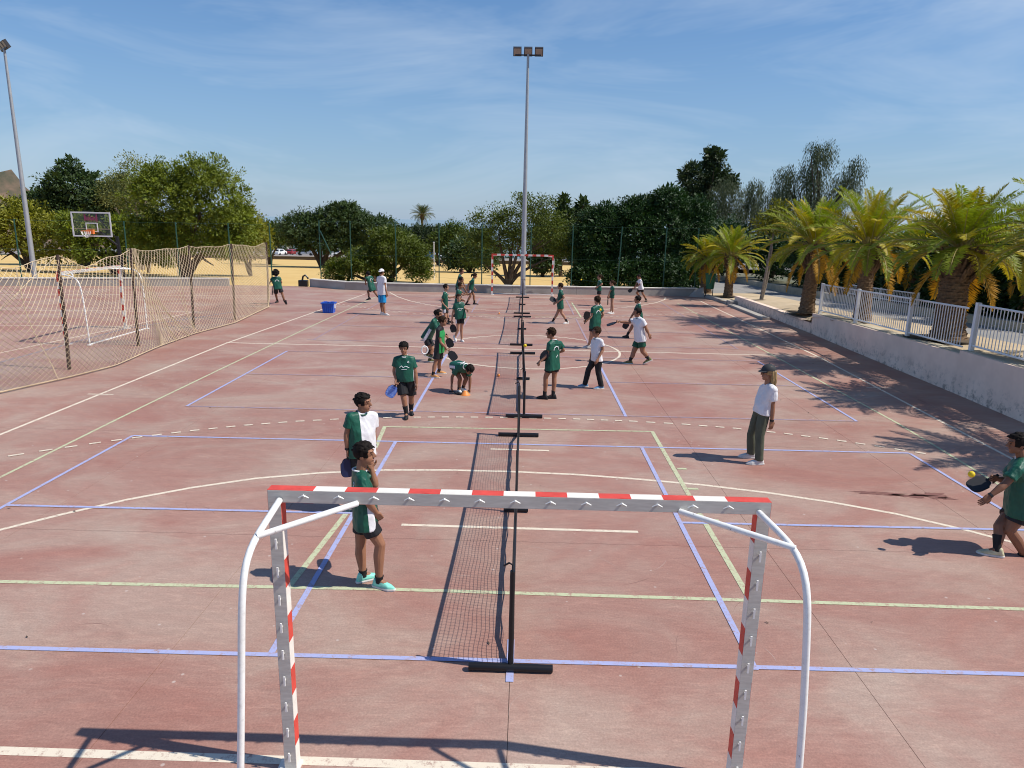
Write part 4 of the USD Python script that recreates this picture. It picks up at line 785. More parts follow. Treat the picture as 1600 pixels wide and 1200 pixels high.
for i, (x, y, z, rx, rz) in enumerate([(-17.0, 88, 1.2, 2.4, 1.9), (-14.3, 92, 1.3, 2.2, 1.7), (-11.6, 90, 1.3, 2.2, 1.7), (-8.9, 84, 1.5, 2.5, 2.1), (-6.2, 86, .9, 2.4, 1.8), (-5.2, 62, .9, 1.9, 1.6)]):
    tree('tree', ['dark tree far away just right of the broad dark tree', 'very dark round tree far away left of the distant palm', 'dark tree far away right under the distant palm', 'taller green tree far away right of the distant palm', 'dark tree far away left of the spreading middle tree', 'dark tree half hidden by the left arm of the spreading middle tree'][i], 'tree',
         [(x, y, z, rx, 2, rz), (x-rx*.6, y, z-.7, rx*.8, 1.8, rz*.8), (x+rx*.6, y, z-.9, rx*.8, 1.8, rz*.8)], ['dark_leaf', 'far_leaf', 'far_leaf', 'ficus_mid', 'dark_leaf', 'dark_leaf'][i], (x, y, sand_z(y)), .22, 420, 18, .22, .48, 31+2*i)
tree('spreading_tree', 'airy multi-stemmed tree spreading over the far goal', 'tree', [(-1.6, 38.3, 3.6, 1.5, 1.4, 1.2), (.4, 38.3, 4.1, 1.5, 1.4, 1.2), (1.9, 38.2, 3.2, 1.3, 1.4, 1.2), (-2.6, 38.2, 2.5, 1.3, 1.3, 1.0), (-.4, 38.5, 2.6, 2.2, 1.5, 1.0), (2.4, 38.2, 2.0, 1.0, 1.0, .8), (-3.1, 38, 1.3, 1.0, 1.0, .5), (-.1, 38.1, 5.0, .7, .7, .4), (1.3, 38, 4.9, .5, .5, .35), (-2.9, 38, 3.7, .5, .5, .35)], 'fresh_leaf', (-.9, 38.2, -.25), .15, 1050, 18, .13, .4, 45, shell=.2, bark='bark', core=False, targets=[(-3.0, 38.1, 1.5), (-1.7, 38.3, 3.5), (-.6, 38.3, 3.5), (.3, 38.2, 4.1), (1.6, 38.2, 3.2), (2.2, 38.2, 1.9)])
for i, (x, y, z, h, rx) in enumerate([(3.2, 56, 5.8, 2.6, 1.0), (4.9, 57, 5.5, 2.7, 1.2), (6.3, 58, 4.7, 2.4, 1.1), (1.6, 55, 4.6, 2.0, 1.1)]):
    tree('cypress_tree', ['dark pointed tree, first to the right of the mast, partly hidden', 'dark pointed tree, tallest of those right of the mast', 'dark pointed tree beside the big dark evergreens', 'dark tree peeping over the spreading tree'][i], 'tree',
         [(x, y, z-.9, rx*.55, .6, 1.0), (x, y, z-2.4, rx*.9, .9, 1.6), (x+.2, y, z-4, rx*1.15, 1.1, 1.7)], 'dark_leaf', (x, y, -1), .18, 360, 18, .2, .36, 51+2*i)
for i, bl in enumerate([[(4.2, 37.6, 2.5, 1.5, 1.5, 1.9), (4.1, 36.8, .7, 1.5, 1.3, 1.0), (5.0, 37.8, 3.6, 1.2, 1.3, 1.3)], [(6.5, 37.7, 3.0, 1.7, 1.6, 2.1), (6.3, 36.6, .75, 1.9, 1.3, 1.1), (7.6, 36.8, .6, 1.3, 1.2, .9), (6.9, 37.6, 4.3, 1.2, 1.2, 1.0)], [(8.8, 37.8, 3.2, 1.9, 1.6, 2.4), (8.6, 36.6, .8, 1.9, 1.3, 1.2), (10.2, 37.2, .7, 1.1, 1.1, .9), (8.4, 37.6, 5.0, 1.1, 1.1, .9), (10.4, 38, 3.4, 1.1, 1.3, 2.0)]]):
    tree('evergreen_tree', ['leftmost of the three huge dark evergreens behind the grey wall', 'middle one of the three huge dark evergreens behind the grey wall', 'tallest and rightmost of the three huge dark evergreens, by the first palm'][i], 'tree', bl, 'hedge_leaf', (bl[0][0], 37.8, -.2), .12, 1050, 30, .14, .33, 61+2*i)
rg = np.random.default_rng(12); wb = []
for i in range(70):
    x = -150+i*3.7+rg.normal()*1.5; y = 235+rg.uniform(-20, 40); h = rg.uniform(5, 9.5)
    wb.append((x, y, float(sand_z(y))+h*.75, rg.uniform(3.5, 6), 3, h*.62)); wb.append((x+rg.normal()*2, y-5, float(sand_z(y))+h*.2, 5, 3, h*.5))
put('woodland', crown(wb, 4200, 9, .8, 1.3, 93, shell=.6), 'far_leaf', label='distant dark belt of trees beyond the car park, below the sea horizon', category='woodland', kind='stuff')
# right background
tree('pine_tree', 'tall dark pine behind the evergreens, highest on that side', 'tree', [(14.9, 60, 7.6, 1.3, 1.2, 1.5), (16.6, 60, 9.0, .9, .9, 1.2), (16.9, 60, 7.6, 1.5, 1.2, 1.3), (15.4, 60, 5.4, 1.9, 1.5, 1.9), (18.1, 60, 7.2, .8, .9, .8), (16.5, 60, 10.0, .5, .5, .5)], 'far_leaf', (16.2, 60, -1), .25, 700, 18, .2, .4, 71)
tree('eucalyptus_tree', 'pale grey-green drooping tree in front of the tall dark pine', 'tree', [(17.2, 57, 6.7, 1.5, 1.3, 1.2), (17.0, 57, 4.6, 2.0, 1.6, 1.6)], 'grey_leaf', (17.2, 57, -.5), .2, 520, 20, .2, .35, 73, hang=1.3, core=False)
tree('eucalyptus_tree', 'slim grey-green drooping tree right of the pale one', 'tree', [(19.7, 57.5, 7.0, .9, .9, .9), (19.5, 57.5, 5.0, 1.4, 1.3, 1.6)], 'grey_leaf', (19.7, 57.5, -.5), .16, 380, 20, .2, .3, 75, hang=1.3, core=False)
tree('eucalyptus_tree', 'small grey-green drooping tree just left of the weeping giant', 'tree', [(22.0, 57.5, 6.2, 1.0, .9, .9), (21.8, 57.5, 4.3, 1.4, 1.3, 1.6)], 'grey_leaf', (22, 57.5, -.5), .16, 380, 20, .2, .3, 77, hang=1.2, core=False)
tree('weeping_tree', 'tallest weeping eucalyptus towering over the palms', 'tree', [(21.2, 48, 9.0, 1.4, 1.2, 1.1), (20.7, 48, 7.3, 2.0, 1.5, 1.3), (23.8, 48, 8.3, .9, .9, .9), (23.3, 48, 7.0, 1.4, 1.2, 1.0), (18.9, 48, 7.4, 1.1, 1.1, .9), (21.4, 48, 5.2, 3.0, 1.7, 1.6), (18.5, 48, 5.6, 1.6, 1.3, 1.3)], 'grey_leaf', (21.4, 48, -.5), .3, 1150, 20, .19, .34, 79, hang=1.25, shell=.3, core=False)
for i, (x, y) in enumerate([(17.2, 44), (17.6, 38), (17.4, 32.5), (17.2, 27), (17.0, 22), (17.4, 17), (17.2, 12.5), (20, 30), (20.5, 22), (14.6, 47), (11.8, 48)]):
    r_ = np.random.default_rng(i); h = 2.9+r_.random()*.9
    tree('hedge_bush', ['dark hedge bush farthest along the road, beyond the bin', 'dark hedge bush across the road behind the second palm', 'dark hedge bush across the road behind the slender young tree', 'dark hedge bush across the road behind the third palm', 'dark hedge bush across the road below the house roof', 'dark hedge bush across the road left of the thick palm trunk', 'dark hedge bush across the road at the right edge', 'dark bush deep behind the hedge, under the weeping giant', 'dark bush deep behind the hedge, right of the house', 'dark tree closing the road end behind the first palm', 'dark tree between the evergreens and the road end'][i], 'hedge' if i < 9 else 'tree',
         [(x, y, h*.5+.3, 1.7, 2.9, h*.5), (x+.5, y+1, h*.75, 1.5, 1.9, h*.4), (x-.4, y-1.2, h*.4, 1.3, 1.8, h*.45)], 'hedge_leaf', (x, y, .2), .15, 560, 18, .16, .36, 81+2*i)

# ---------------------------------------------------------------- palms
def frond(m, org, az, el, L, r, n=46, wid=.36, curl=1.0, rib=True):
    """One feather leaf: arching rib with two rows of narrow leaflets. Returns (leaflets, rib)."""
    h = np.array([math.cos(az), math.sin(az), 0]); q = np.linspace(0, 1, 13)
    bendA = el-curl*(.12+1.25*(q**1.6)) if el > -.5 else el-curl*.75*q
    bendA = np.maximum(bendA, -1.45)
    seg = np.c_[np.cos(bendA)[:, None]*h[None, :2], np.sin(bendA)]
    p = np.vstack([[0, 0, 0], np.cumsum(seg[:-1]*(L/12), 0)])+org
    t = np.array([.16+.84*(i+.5)/n for i in range(n)]); P = np.stack([np.interp(t, q, p[:, k]) for k in range(3)], 1)
    T = np.stack([np.interp(t, q, seg[:, k]) for k in range(3)], 1); T /= np.linalg.norm(T, axis=1, keepdims=True)
    side = np.cross(T, [0, 0, 1.0]); side /= np.linalg.norm(side, axis=1, keepdims=True)+1e-6; upv = np.cross(side, T)
    tw = r.normal()*.25
    side, upv = side*math.cos(tw)+upv*math.sin(tw), upv*math.cos(tw)-side*math.sin(tw)
    C, D, N, LL = [], [], [], []
    for s in (-1, 1):
        ln = wid*np.minimum(1, .35+2.2*(t-.12))*np.clip(1.12-t**3.2, .25, 1)*(.85+.3*r.random(n))
        d = s*side*.80+T*.52+upv*.30+r.normal(size=(n, 3))*.10+[0, 0, -.16]
        C.append(P); D.append(d/np.linalg.norm(d, axis=1, keepdims=True)); N.append(upv+s*side*-.5+r.normal(size=(n, 3))*.15); LL.append(ln)
    C, D, N, LL = map(np.concatenate, (C, D, N, LL)); N -= D*np.sum(N*D, 1, keepdims=True); N /= np.linalg.norm(N, axis=1, keepdims=True)
    v, f = leaf_quads(C, D, N, LL, np.full(len(LL), .029)*(.7+.5*L/2.4))
    m.add(v, f); return p
def palm_trunk(H, r0, seed, rings=70, sides=30, stub=.035):
    q = np.linspace(0, 1, rings); a = np.linspace(0, 2*PI, sides, endpoint=False); r = np.random.default_rng(seed)
    rad = r0*(1.18*np.exp(-q*9)*.35+1-.12*q+.18*np.clip((q-.72)/.28, 0, 1))
    Q, A = np.meshgrid(q, a, indexing='ij'); row = np.floor(Q*rings/2.5); ph = A*8/(2*PI)+.5*(row % 2)
    saw = (Q*rings/2.5-row); d = (1-np.abs((ph % 1)-.5)*2)*saw
    R = rad[:, None]+stub*d*1.6+r.normal(size=Q.shape)*.006
    X = R*np.cos(A)+.05*np.sin(Q*2.2+seed); Yy = R*np.sin(A); Z = Q*H-.05
    i, j = np.meshgrid(np.arange(rings-1), np.arange(sides), indexing='ij')
    f = np.stack([i*sides+j, i*sides+(j+1) % sides, (i+1)*sides+(j+1) % sides, (i+1)*sides+j], -1).reshape(-1, 4)
    return np.stack([X, Yy, Z], -1).reshape(-1, 3), f
def palm(label, loc, H, r0, L, seed, nf=58, group=None, n=66, orange=.24, stub=.035, wid=.36, mats=('frond_green', 'frond_yellow', 'frond_orange')):
    t = thing('palm_tree', label, 'palm', loc, group); ORIGIN[t] = np.zeros(3); r = np.random.default_rng(seed)
    put('trunk', palm_trunk(H, r0, seed, stub=stub), 'palm_bark', t, smooth=25)
    st = MB()
    for k in range(70):
        a = r.uniform(0, 6.28); z = H-r.uniform(0, .75)*min(1, H*.4); rr = r0*.95; e = np.array([math.cos(a), math.sin(a), 0])
        st.tube([e*rr+[0, 0, z-.1], e*(rr+.12)+[0, 0, z+.06], e*(rr+.2)+[0, 0, z+.2]], [.05, .035, .018], 5)
    put('leaf_bases', st.get(), 'palm_bark', t)
    for k in range(nf):
        u = k/(nf-1); az = k*2.39996+r.normal()*.15; el = 1.50-1.62*u**1.05+r.normal()*.08 if u < .93 else -.6-.5*r.random()
        ln = L*(.85+.25*math.sin(min(u*2.2, 1)*PI*.5))*(1 if u < .8 else .85)*(.92+.16*r.random())
        m = MB(); p = frond(m, np.array([.1*math.cos(az), .1*math.sin(az), H+.05]), az, el, ln, r, n, wid, curl=.30+.95*u if el > -.5 else .9)
        mat = mats[2] if u > 1-orange*(.7+.6*r.random()) else (mats[1] if r.random() < .25+.55*max(0, u-.45) else mats[0])
        fp = put('frond', m.get(), mat, t)
        put('rib', tube(p[::2], np.linspace(.022, .005, 7), 5), 'frond_rib', fp)
    return t
PG = None
z_ = lambda x, y: float(tz(np.array(x), np.array(y)))
p3 = palm('full palm right of the slender young tree, first behind the low white wall', (11.05, 21.9, z_(11.05, 21.9)), 2.5, .245, 2.12, 5, nf=54, orange=.10, stub=.026)
p5 = palm('big palm with thick scaly trunk behind the railing at right', (11.35, 13.3, z_(11.35, 13.3)), 2.3, .345, 1.82, 9, nf=54, orange=.09, stub=.042, wid=.40)
copy(p3, 'palm_tree', (11.2, 17.9, z_(11.1, 17.9)-.05), 2.2, .97, label='palm standing behind the two middle posts of the railing', category='palm')
copy(p3, 'palm_tree', (10.6, 31.2, z_(10.6, 31.2)), 4.1, .82, label='palm with orange lower fronds just right of the green bin', category='palm')
copy(p5, 'palm_tree', (9.95, 33.2, .0), 1.2, .80, label='small palm half hidden by the dark evergreens, left of the bin', category='palm')
copy(p5, 'palm_tree', (11.9, 9.6, .95), 3.6, 1.1, label='palm cut off by the right edge of the picture', category='palm')
copy(p3, 'palm_tree', (11.7, 5.7, 1.0), 1.9, .95, label='palm just outside the right edge, casting the frond shadow by the ball player', category='palm')
copy(p5, 'palm_tree', (16.6, 33.5, .1), 5.0, .95, label='palm across the road, behind the slender young tree', category='palm')
copy(p3, 'palm_tree', (16.4, 24.5, .55), .7, .85, label='palm across the road, showing between the full palm and the railing posts', category='palm')
copy(p5, 'palm_tree', (16.5, 17.6, .95), 2.6, .95, label='palm across the road, directly behind the thick scaly palm', category='palm')
dp = palm('single distant palm standing out against the sea horizon', (Y(660, 345, 105)[0], 105, -3.0), 7.2, .17, 1.85, 21, nf=60, n=34, orange=.0, wid=.42, mats=('dark_leaf', 'ficus_mid', 'dark_leaf'))
yt = tree('young_tree', 'slender young tree with thin straight trunk between two palms', 'tree', [(11.3, 27.2, 4.3, .55, .55, .5), (11.7, 27.2, 3.7, .55, .5, .45), (10.9, 27.2, 3.7, .5, .5, .45)], 'yellow_leaf', (11.05, 27.4, .3), .085, 130, 14, .14, .3, 131, bark='pale_bark', targets=[(11.3, 27.2, 4.2), (11.25, 27.2, 3.6)], shell=.2, core=False)

# ================================================================ people
def sph(c, r, k=12): return Manifold.sphere(float(r), k).translate([float(x) for x in c])
def hull(*cr): return Manifold.batch_hull([sph(c, r) for c, r in cr])
def ell(c, ax, k=18):
    M = np.c_[np.stack(ax, 1), np.asarray(c, float)]
    return Manifold.sphere(1.0, k).transform(M.astype(float))
def union(ms): return Manifold.batch_boolean(list(ms), OpType.Add)
def to_man(v, f): return Manifold(MMesh(vert_properties=np.asarray(v, np.float32), tri_verts=np.asarray(f, np.uint32)))
def taubin(m, L, it=6):
    m = m.refine_to_length(float(L)); q = m.to_mesh(); v = np.array(q.vert_properties[:, :3], float); f = np.array(q.tri_verts)
    # weld
    n = len(v); e = np.vstack([f[:, [0, 1]], f[:, [1, 2]], f[:, [2, 0]]]); e = np.vstack([e, e[:, ::-1]])
    A = sparse.coo_matrix((np.ones(len(e)), (e[:, 0], e[:, 1])), (n, n)).tocsr(); A.data[:] = 1
    D = sparse.diags(1/np.maximum(np.array(A.sum(1)).ravel(), 1)); Wm = D @ A
    for _ in range(it):
        v = v+.5*(Wm @ v-v); v = v-.52*(Wm @ v-v)
    return v, f
def vnormals(v, f):
    t = trimesh.Trimesh(v, f, process=False); return np.array(t.vertex_normals)
def wrinkle(v, f, amp, sc, seed, ax):
    n = vnormals(v, f); q = v*sc; q = q-np.outer(q @ ax, ax)*.55
    k = meshkit.fbm(q+seed*7.3, 3, seed)-.5
    return v+n*(k*amp*2)[:, None]
SKINS = {'skin_light': (.38, .20, .125), 'skin_tan': (.275, .13, .075), 'skin_brown': (.20, .09, .05)}
for k, c in SKINS.items(): look(k, c, .5, .06, scale=14, spec=.35)
look('hair_black', (.008, .0065, .006), .65, scale=45, col2=(.018, .014, .012), spec=.07, stretch=(1, 1, .25)); look('hair_brown', (.016, .009, .006), .75, scale=45, col2=(.04, .023, .013), spec=.07, stretch=(1, 1, .25)); look('hair_blonde', (.16, .095, .035), .5, scale=50, col2=(.38, .25, .11), spec=.45, stretch=(1, 1, .2))
look('lip', (.30, .11, .09), .5); look('eye_white', (.6, .58, .56), .3); look('eye_dark', (.012, .009, .008), .25)
look('shirt_green', (.005, .062, .040), .5, scale=7, col2=(.009, .092, .058), bump=.3, bscale=38); look('shirt_white', (.66, .65, .67), .75, .05, bump=.3, bscale=38); look('shirt_black', (.013, .013, .016), .7, .2); look('panel_green', (.02, .24, .065), .6, .1)
look('shorts_black', (.010, .010, .012), .7, .25, bump=.1, bscale=80); look('shorts_green', (.006, .065, .038), .65, .12); look('shorts_blue', (.01, .24, .52), .65, .12); look('khaki', (.075, .082, .055), .75, .16, scale=9, bump=.15, bscale=60)
look('shoe_mint', (.22, .62, .50), .5, .08, scale=20); look('shoe_white', (.60, .59, .57), .55, .08, scale=20); look('shoe_black', (.014, .014, .015), .55, .2); look('shoe_orange', (.62, .30, .10), .55, .15); look('shoe_green', (.12, .13, .05), .6, .3); look('shoe_blue', (.12, .26, .42), .5, .2); look('shoe_cream', (.50, .47, .30), .6, .2, scale=18)
look('sole_white', (.62, .60, .56), .6); look('sock_black', (.012, .012, .013), .8); look('logo_white', (.72, .72, .72), .6); look('cap_grey', (.028, .031, .036), .75, .15); look('strap', (.012, .012, .014), .5)
look('paddle_black', (.014, .014, .016), .45, .25); look('paddle_blue', (.025, .09, .48), .4, scale=40, col2=(.25, .38, .75)); look('paddle_navy', (.012, .02, .07), .4, .25); look('ball_yellow', (.72, .52, .015), .45, .05); look('ball_orange', (.75, .26, .06), .5, .1)

def place_marks(v, n, O, fv, lv, ax, marks, front, name, par):
    """Thin raised print on cloth: strokes given as (left, up) metres from the chest centre, laid on the nearest cloth."""
    loc = v-O; l, h, d = loc @ lv, loc @ ax, loc @ fv; ok = ((n @ fv) > .15) if front else ((n @ fv) < -.15)
    idx = np.where(ok)[0]
    if len(idx) == 0: return
    mb = MB(); any_ = False
    for st, w in marks:
        pts = []
        for (a, b) in st:
            k = idx[np.argsort((l[idx]-a)**2+(h[idx]-b)**2)[:3]]; off = v[k].mean(0); nn = unit(n[k].mean(0))
            pts.append(off+lv*((a-l[k].mean())*.8)+ax*((b-h[k].mean())*.8)+nn*.004)
        if len(pts) > 1: mb.tube(pts, w, 5); any_ = True
    if any_: put(name, mb.get(), 'logo_white', par)

def make_head(c, f, l, u, s, L):
    ms = [ell(c+u*.028*s-f*.006*s, (f*.094*s, l*.075*s, u*.086*s)), ell(c-u*.040*s+f*.020*s, (f*.066*s, l*.058*s, u*.072*s)), ell(c-u*.088*s+f*.052*s, (f*.028*s, l*.030*s, u*.022*s)),
          Manifold.batch_hull([sph(c+f*.082*s+u*.022*s, .008*s), sph(c+f*.108*s-u*.018*s, .0105*s), sph(c+f*.086*s-u*.026*s+l*.012*s, .008*s), sph(c+f*.086*s-u*.026*s-l*.012*s, .008*s)]),
          ell(c+f*.075*s-u*.052*s, (f*.016*s, l*.026*s, u*.010*s)), ell(c+f*.070*s+u*.038*s, (f*.02*s, l*.055*s, u*.012*s))]
    for k in (-1, 1): ms.append(ell(c+l*k*.074*s-f*.012*s-u*.008*s, (f*.020*s, (l*.010-f*.004*k*0)*s, u*.031*s), 10))
    return ms

def make_hand(w, d, n, s, curl, side):
    """Palm and five fingers from the wrist along d, palm facing n; side=+1 puts the thumb towards cross(d, n)."""
    d = unit(d); n = unit(n-d*np.dot(n, d)); wv = np.cross(d, n)*side
    k = [w+d*.078*s+wv*o*s for o in (.027, .009, -.009, -.026)]
    ms = [Manifold.batch_hull([sph(w, .021*s, 8), sph(w+d*.03*s+wv*.026*s, .014*s, 8), sph(w+d*.03*s-wv*.024*s, .014*s, 8)]+[sph(p, .0105*s, 8) for p in k])]
    for p, ln, cx in zip(k, (.066, .074, .069, .054), (0, .05, .1, .15)):
        a = curl+cx*.6; q = p; ang = a*.6
        for j, fr_ in enumerate((.45, .31, .24)):
            e = q+(d*math.cos(ang)+n*math.sin(ang))*ln*fr_*s*1.05; ms.append(Manifold.batch_hull([sph(q, (.0092-.0008*j)*s, 8), sph(e, (.0086-.001*j)*s, 8)])); q = e; ang += a
    t0 = w+d*.022*s+wv*.026*s; t1 = t0+unit(d*.62+wv*.68+n*.35)*.036*s; t2 = t1+unit(d*.8+wv*(.35-.4*curl)+n*(.25+.5*curl))*.030*s
    ms += [Manifold.batch_hull([sph(w+d*.02*s, .016*s, 8), sph(t0, .013*s, 8), sph(t1, .0105*s, 8)]), Manifold.batch_hull([sph(t1, .0102*s, 8), sph(t2, .0085*s, 8)])]
    return ms

def shoe(par, ank, toe_dir, upv, s, mat, sole, sock, shin, bk=1.0):
    x = unit(toe_dir); z = unit(upv-x*np.dot(upv, x)); y = np.cross(z, x); g = -.078*s
    P = lambda a, b, c: ank+x*a*s+y*b*s+z*(c*s)
    m = Manifold.batch_hull([sph(P(-.045, 0, -.045), .030*s), sph(P(.0, 0, -.035), .036*s), sph(P(-.025, 0, .0), .034*s), sph(P(.055, .0, -.030), .031*s)])
    m2 = Manifold.batch_hull([sph(P(.0, 0, -.035), .036*s), sph(P(.055, 0, -.030), .031*s), sph(P(.11, .012, -.048), .027*s), sph(P(.11, -.014, -.048), .026*s), sph(P(.155, .0, -.055), .021*s)])
    up_ = union([m, m2]); v, f = taubin(up_, .012*max(s, .8), 4); mm = to_man(v, f).trim_by_plane([float(q) for q in z], float(np.dot(P(0, 0, -.066), z)))
    sp = put('shoe', mm, mat, par, smooth=50)
    so = Manifold.batch_hull([sph(P(-.05, 0, -.066), .033*s), sph(P(.11, .012, -.066), .034*s), sph(P(.11, -.014, -.066), .033*s), sph(P(.165, 0, -.064), .024*s)])
    so = so.trim_by_plane([float(q) for q in z], float(np.dot(P(0, 0, -.078), z))).trim_by_plane([float(-q) for q in z], float(-np.dot(P(0, 0, -.056), z)))
    put('sole', so, sole, sp)
    lc = MB()
    for k in range(3): a = .035+.022*k; lc.tube([P(a, .022, -.008-.009*k), P(a+.005, 0, .004-.011*k), P(a, -.022, -.008-.009*k)], .003*s, 4)
    put('lace', lc.get(), sole if mat != 'shoe_white' else 'logo_white', sp)
    if sock:
        put('sock', tube([P(0, 0, -.02), ank+unit(shin)*.03*s, ank+unit(shin)*sock*s], [.040*s, .039*s, (.043+.10*max(0, sock-.1))*s*bk], 12), 'sock_black', par, smooth=50)

PX = {}
def paddle(label, hand, tip, normal, mat, group=None, size=1.0):
    t = thing('paddle', label, 'paddle', hand, group); a = unit(tip-hand); n = unit(normal-a*np.dot(normal, a)); b = np.cross(n, a)
    L = .405*size
    o = []
    for ang in np.linspace(0, 2*PI, 44, endpoint=False):
        c, s_ = math.cos(ang), math.sin(ang); k = (abs(c)**3.4+abs(s_)**3.4)**(-1/3.4); o.append((c*k*.128*size, s_*k*.098*size))
    o = np.array(o); o[:, 1] *= np.where(o[:, 0] < -.06*size, .82, 1)
    ctr = hand+a*(.05+.145)*size
    def slab(sc, h):
        v = np.vstack([ctr+a*(x*sc)+b*(y*sc)+n*z for z in (-h, h) for x, y in o]).reshape(-1, 3); k = len(o)
        f = [[i, (i+1) % k, (i+1) % k+k, i+k] for i in range(k)]; tri = [[0, i+1, i] for i in range(1, k-1)]+[[k, k+i, k+i+1] for i in range(1, k-1)]
        m = MB(); m.add(v, f); m.f.append(np.array(tri)); return m.get()
    put('face', slab(.965, .0072), mat, t); put('edge_guard', slab(1.0, .0055), 'strap', t)
    put('handle', tube([hand-a*.065*size, hand-a*.06*size, hand+a*.085*size], [.019, .0165, .015], 8), 'strap', t, smooth=40)
    return t

def person(label, age_cat, K, phi, shirt, shorts, shoes, skin='skin_tan', hair='hair_black', style='short', S=1.0, y0=None, headyaw=None, headpitch=0.0, sock=.12, panel=None, panel_mat='shirt_white', short_frac=.62, hem=.06, bulk=1.0, marks=(), back_marks=(), collar='logo_white', grip={}, stripe=False, curl=(.35, .35), group=None, trousers=False, lift=(), skirt=0.0, sleeve=.60, extra=None):
    """K: joints as pixels of the photograph (u, v[, metres further away]); feet give the ground."""
    s = S; fl = lambda side: K.get(side)
    gpts = [G(*K[k][:2]) for k in ('lheel', 'ltoe', 'rheel', 'rtoe') if k in K and k not in lift]
    yb = y0 if y0 is not None else float(np.mean([p[1] for p in gpts]))
    ph = math.radians(phi); fvh = np.array([math.cos(ph), math.sin(ph), 0]); lvh = np.array([-math.sin(ph), math.cos(ph), 0])
    def J(k, dy=0.0):
        q = K[k]; return Y(q[0], q[1], yb+dy+(q[2] if len(q) > 2 else 0))
    nk, hp = J('neck'), J('hip'); ax = unit(nk-hp); lv = unit(lvh-ax*np.dot(lvh, ax)); fv = np.cross(lv, ax)
    hw, pw = .150*s*bulk**.5, .082*s*bulk**.5
    sh = {}
    for sd, sg in (('l', 1), ('r', -1)):
        if sd+'sh' in K: sh[sd] = J(sd+'sh', lvh[1]*hw*sg)
        else: sh[sd] = nk-ax*.055*s+lv*hw*sg
    hj = {'l': hp+lv*pw, 'r': hp-lv*pw}
    ank, tod, upf, kn, el, wr = {}, {}, {}, {}, {}, {}
    for sd, sg in (('l', 1), ('r', -1)):
        hk_, tk = sd+'heel', sd+'toe'
        if hk_ in lift:
            h_ = J(hk_, lvh[1]*pw*sg); t_ = J(tk, lvh[1]*pw*sg)
            shin0 = unit(J(sd+'kn', lvh[1]*pw*sg)-h_); d = unit(t_-h_); upf[sd] = unit(shin0-d*np.dot(shin0, d)*.999)
            ank[sd] = h_+d*.045*s+upf[sd]*.078*s; tod[sd] = d
        else:
            h_, t_ = G(*K[hk_][:2]), G(*K[tk][:2]); d = unit(t_-h_)
            ank[sd] = h_+d*.06*s+np.array([0, 0, .079*s]); tod[sd] = d; upf[sd] = np.array([0, 0, 1.0])
        yk = (hj[sd][1]+ank[sd][1])/2; q = K[sd+'kn']; kn[sd] = Y(q[0], q[1], yk+(q[2] if len(q) > 2 else 0))
        dys = sh[sd][1]
        for nm, store in (('el', el), ('wr', wr)):
            if sd+nm in K: q = K[sd+nm]; store[sd] = Y(q[0], q[1], dys+(q[2] if len(q) > 2 else 0))
        if sd not in el: el[sd] = sh[sd]-ax*.26*s+lv*.03*sg
        if sd not in wr: wr[sd] = el[sd]-ax*.20*s+fv*.08*s
    pxm = FPX/np.linalg.norm(nk-CAM)
    Lr = .013 if pxm > 75 else (.019 if pxm > 48 else .025)
    base = np.array([hp[0], yb, 0.0]); t = thing('person', label, age_cat, base, group); ORIGIN[t] = base
    # head
    hy = math.radians(headyaw if headyaw is not None else phi); hpi = math.radians(headpitch)
    hf = np.array([math.cos(hy)*math.cos(hpi), math.sin(hy)*math.cos(hpi), math.sin(hpi)]); hl = np.array([-math.sin(hy), math.cos(hy), 0]); hu = np.cross(hf, hl)
    hs = .5+.5*s if s < 1.15 else 1.06
    hc = J('head', (nk[1]-yb))
    # body
    ms = make_head(hc, hf, hl, hu, hs, Lr)
    ms.append(hull((nk-ax*.05*s, .052*s), (hc-hu*.06*hs-hf*.02*hs, .047*s)))
    ms.append(hull((sh['l'], .038*s*bulk), (sh['r'], .038*s*bulk), (nk-ax*.03*s, .05*s), (nk-ax*.2*s+lv*.06*s, .07*s), (nk-ax*.2*s-lv*.06*s, .07*s)))
    ms.append(hull((nk-ax*.2*s+lv*.05*s, .07*s), (nk-ax*.2*s-lv*.05*s, .07*s), (hp+lv*.05*s, .075*s), (hp-lv*.05*s, .075*s)))
    for sd, sg in (('l', 1), ('r', -1)):
        a, b, c = sh[sd], el[sd], wr[sd]
        ms += [hull((a, .040*s*bulk), (b, .034*s*bulk)), hull((b, .034*s*bulk), (b+(c-b)*.3, .036*s*bulk), (c, .0235*s))]
        d = unit(c-b)
        if sd in grip:
            ga = unit(grip[sd][0]-c); n_ = np.cross(ga, d); n_ = n_ if np.linalg.norm(n_) > .1 else fv
            if np.dot(n_, lv*-sg) < 0: n_ = -n_
            hd = unit(d*.8+ga*.25); ms += make_hand(c, hd, unit(n_), s, 1.15, sg)
        else:
            n_ = -lv*sg+fv*.2; ms += make_hand(c, unit(d+np.array([0, 0, -.1])), n_, s, curl[0 if sd == 'l' else 1], sg)
        A, B, C_ = hj[sd], kn[sd], ank[sd]; bk = -unit(fv*.8+np.cross(lv, unit(B-C_)))
        bk = unit(np.cross(unit(B-C_), lv))
        ms += [hull((A, .078*s*bulk), (A+(B-A)*.45, .068*s*bulk), (B, .050*s*bulk)), hull((B, .049*s*bulk), (B+(C_-B)*.32+bk*.012*s, .050*s*bulk), (B+(C_-B)*.7, .036*s), (C_, .032*s)), hull((C_, .032*s), (C_+tod[sd]*.08*s-upf[sd]*.035*s, .026*s))]
    v, f = taubin(union(ms), Lr, 5)
    put('body', (v, f), skin, t, smooth=True)
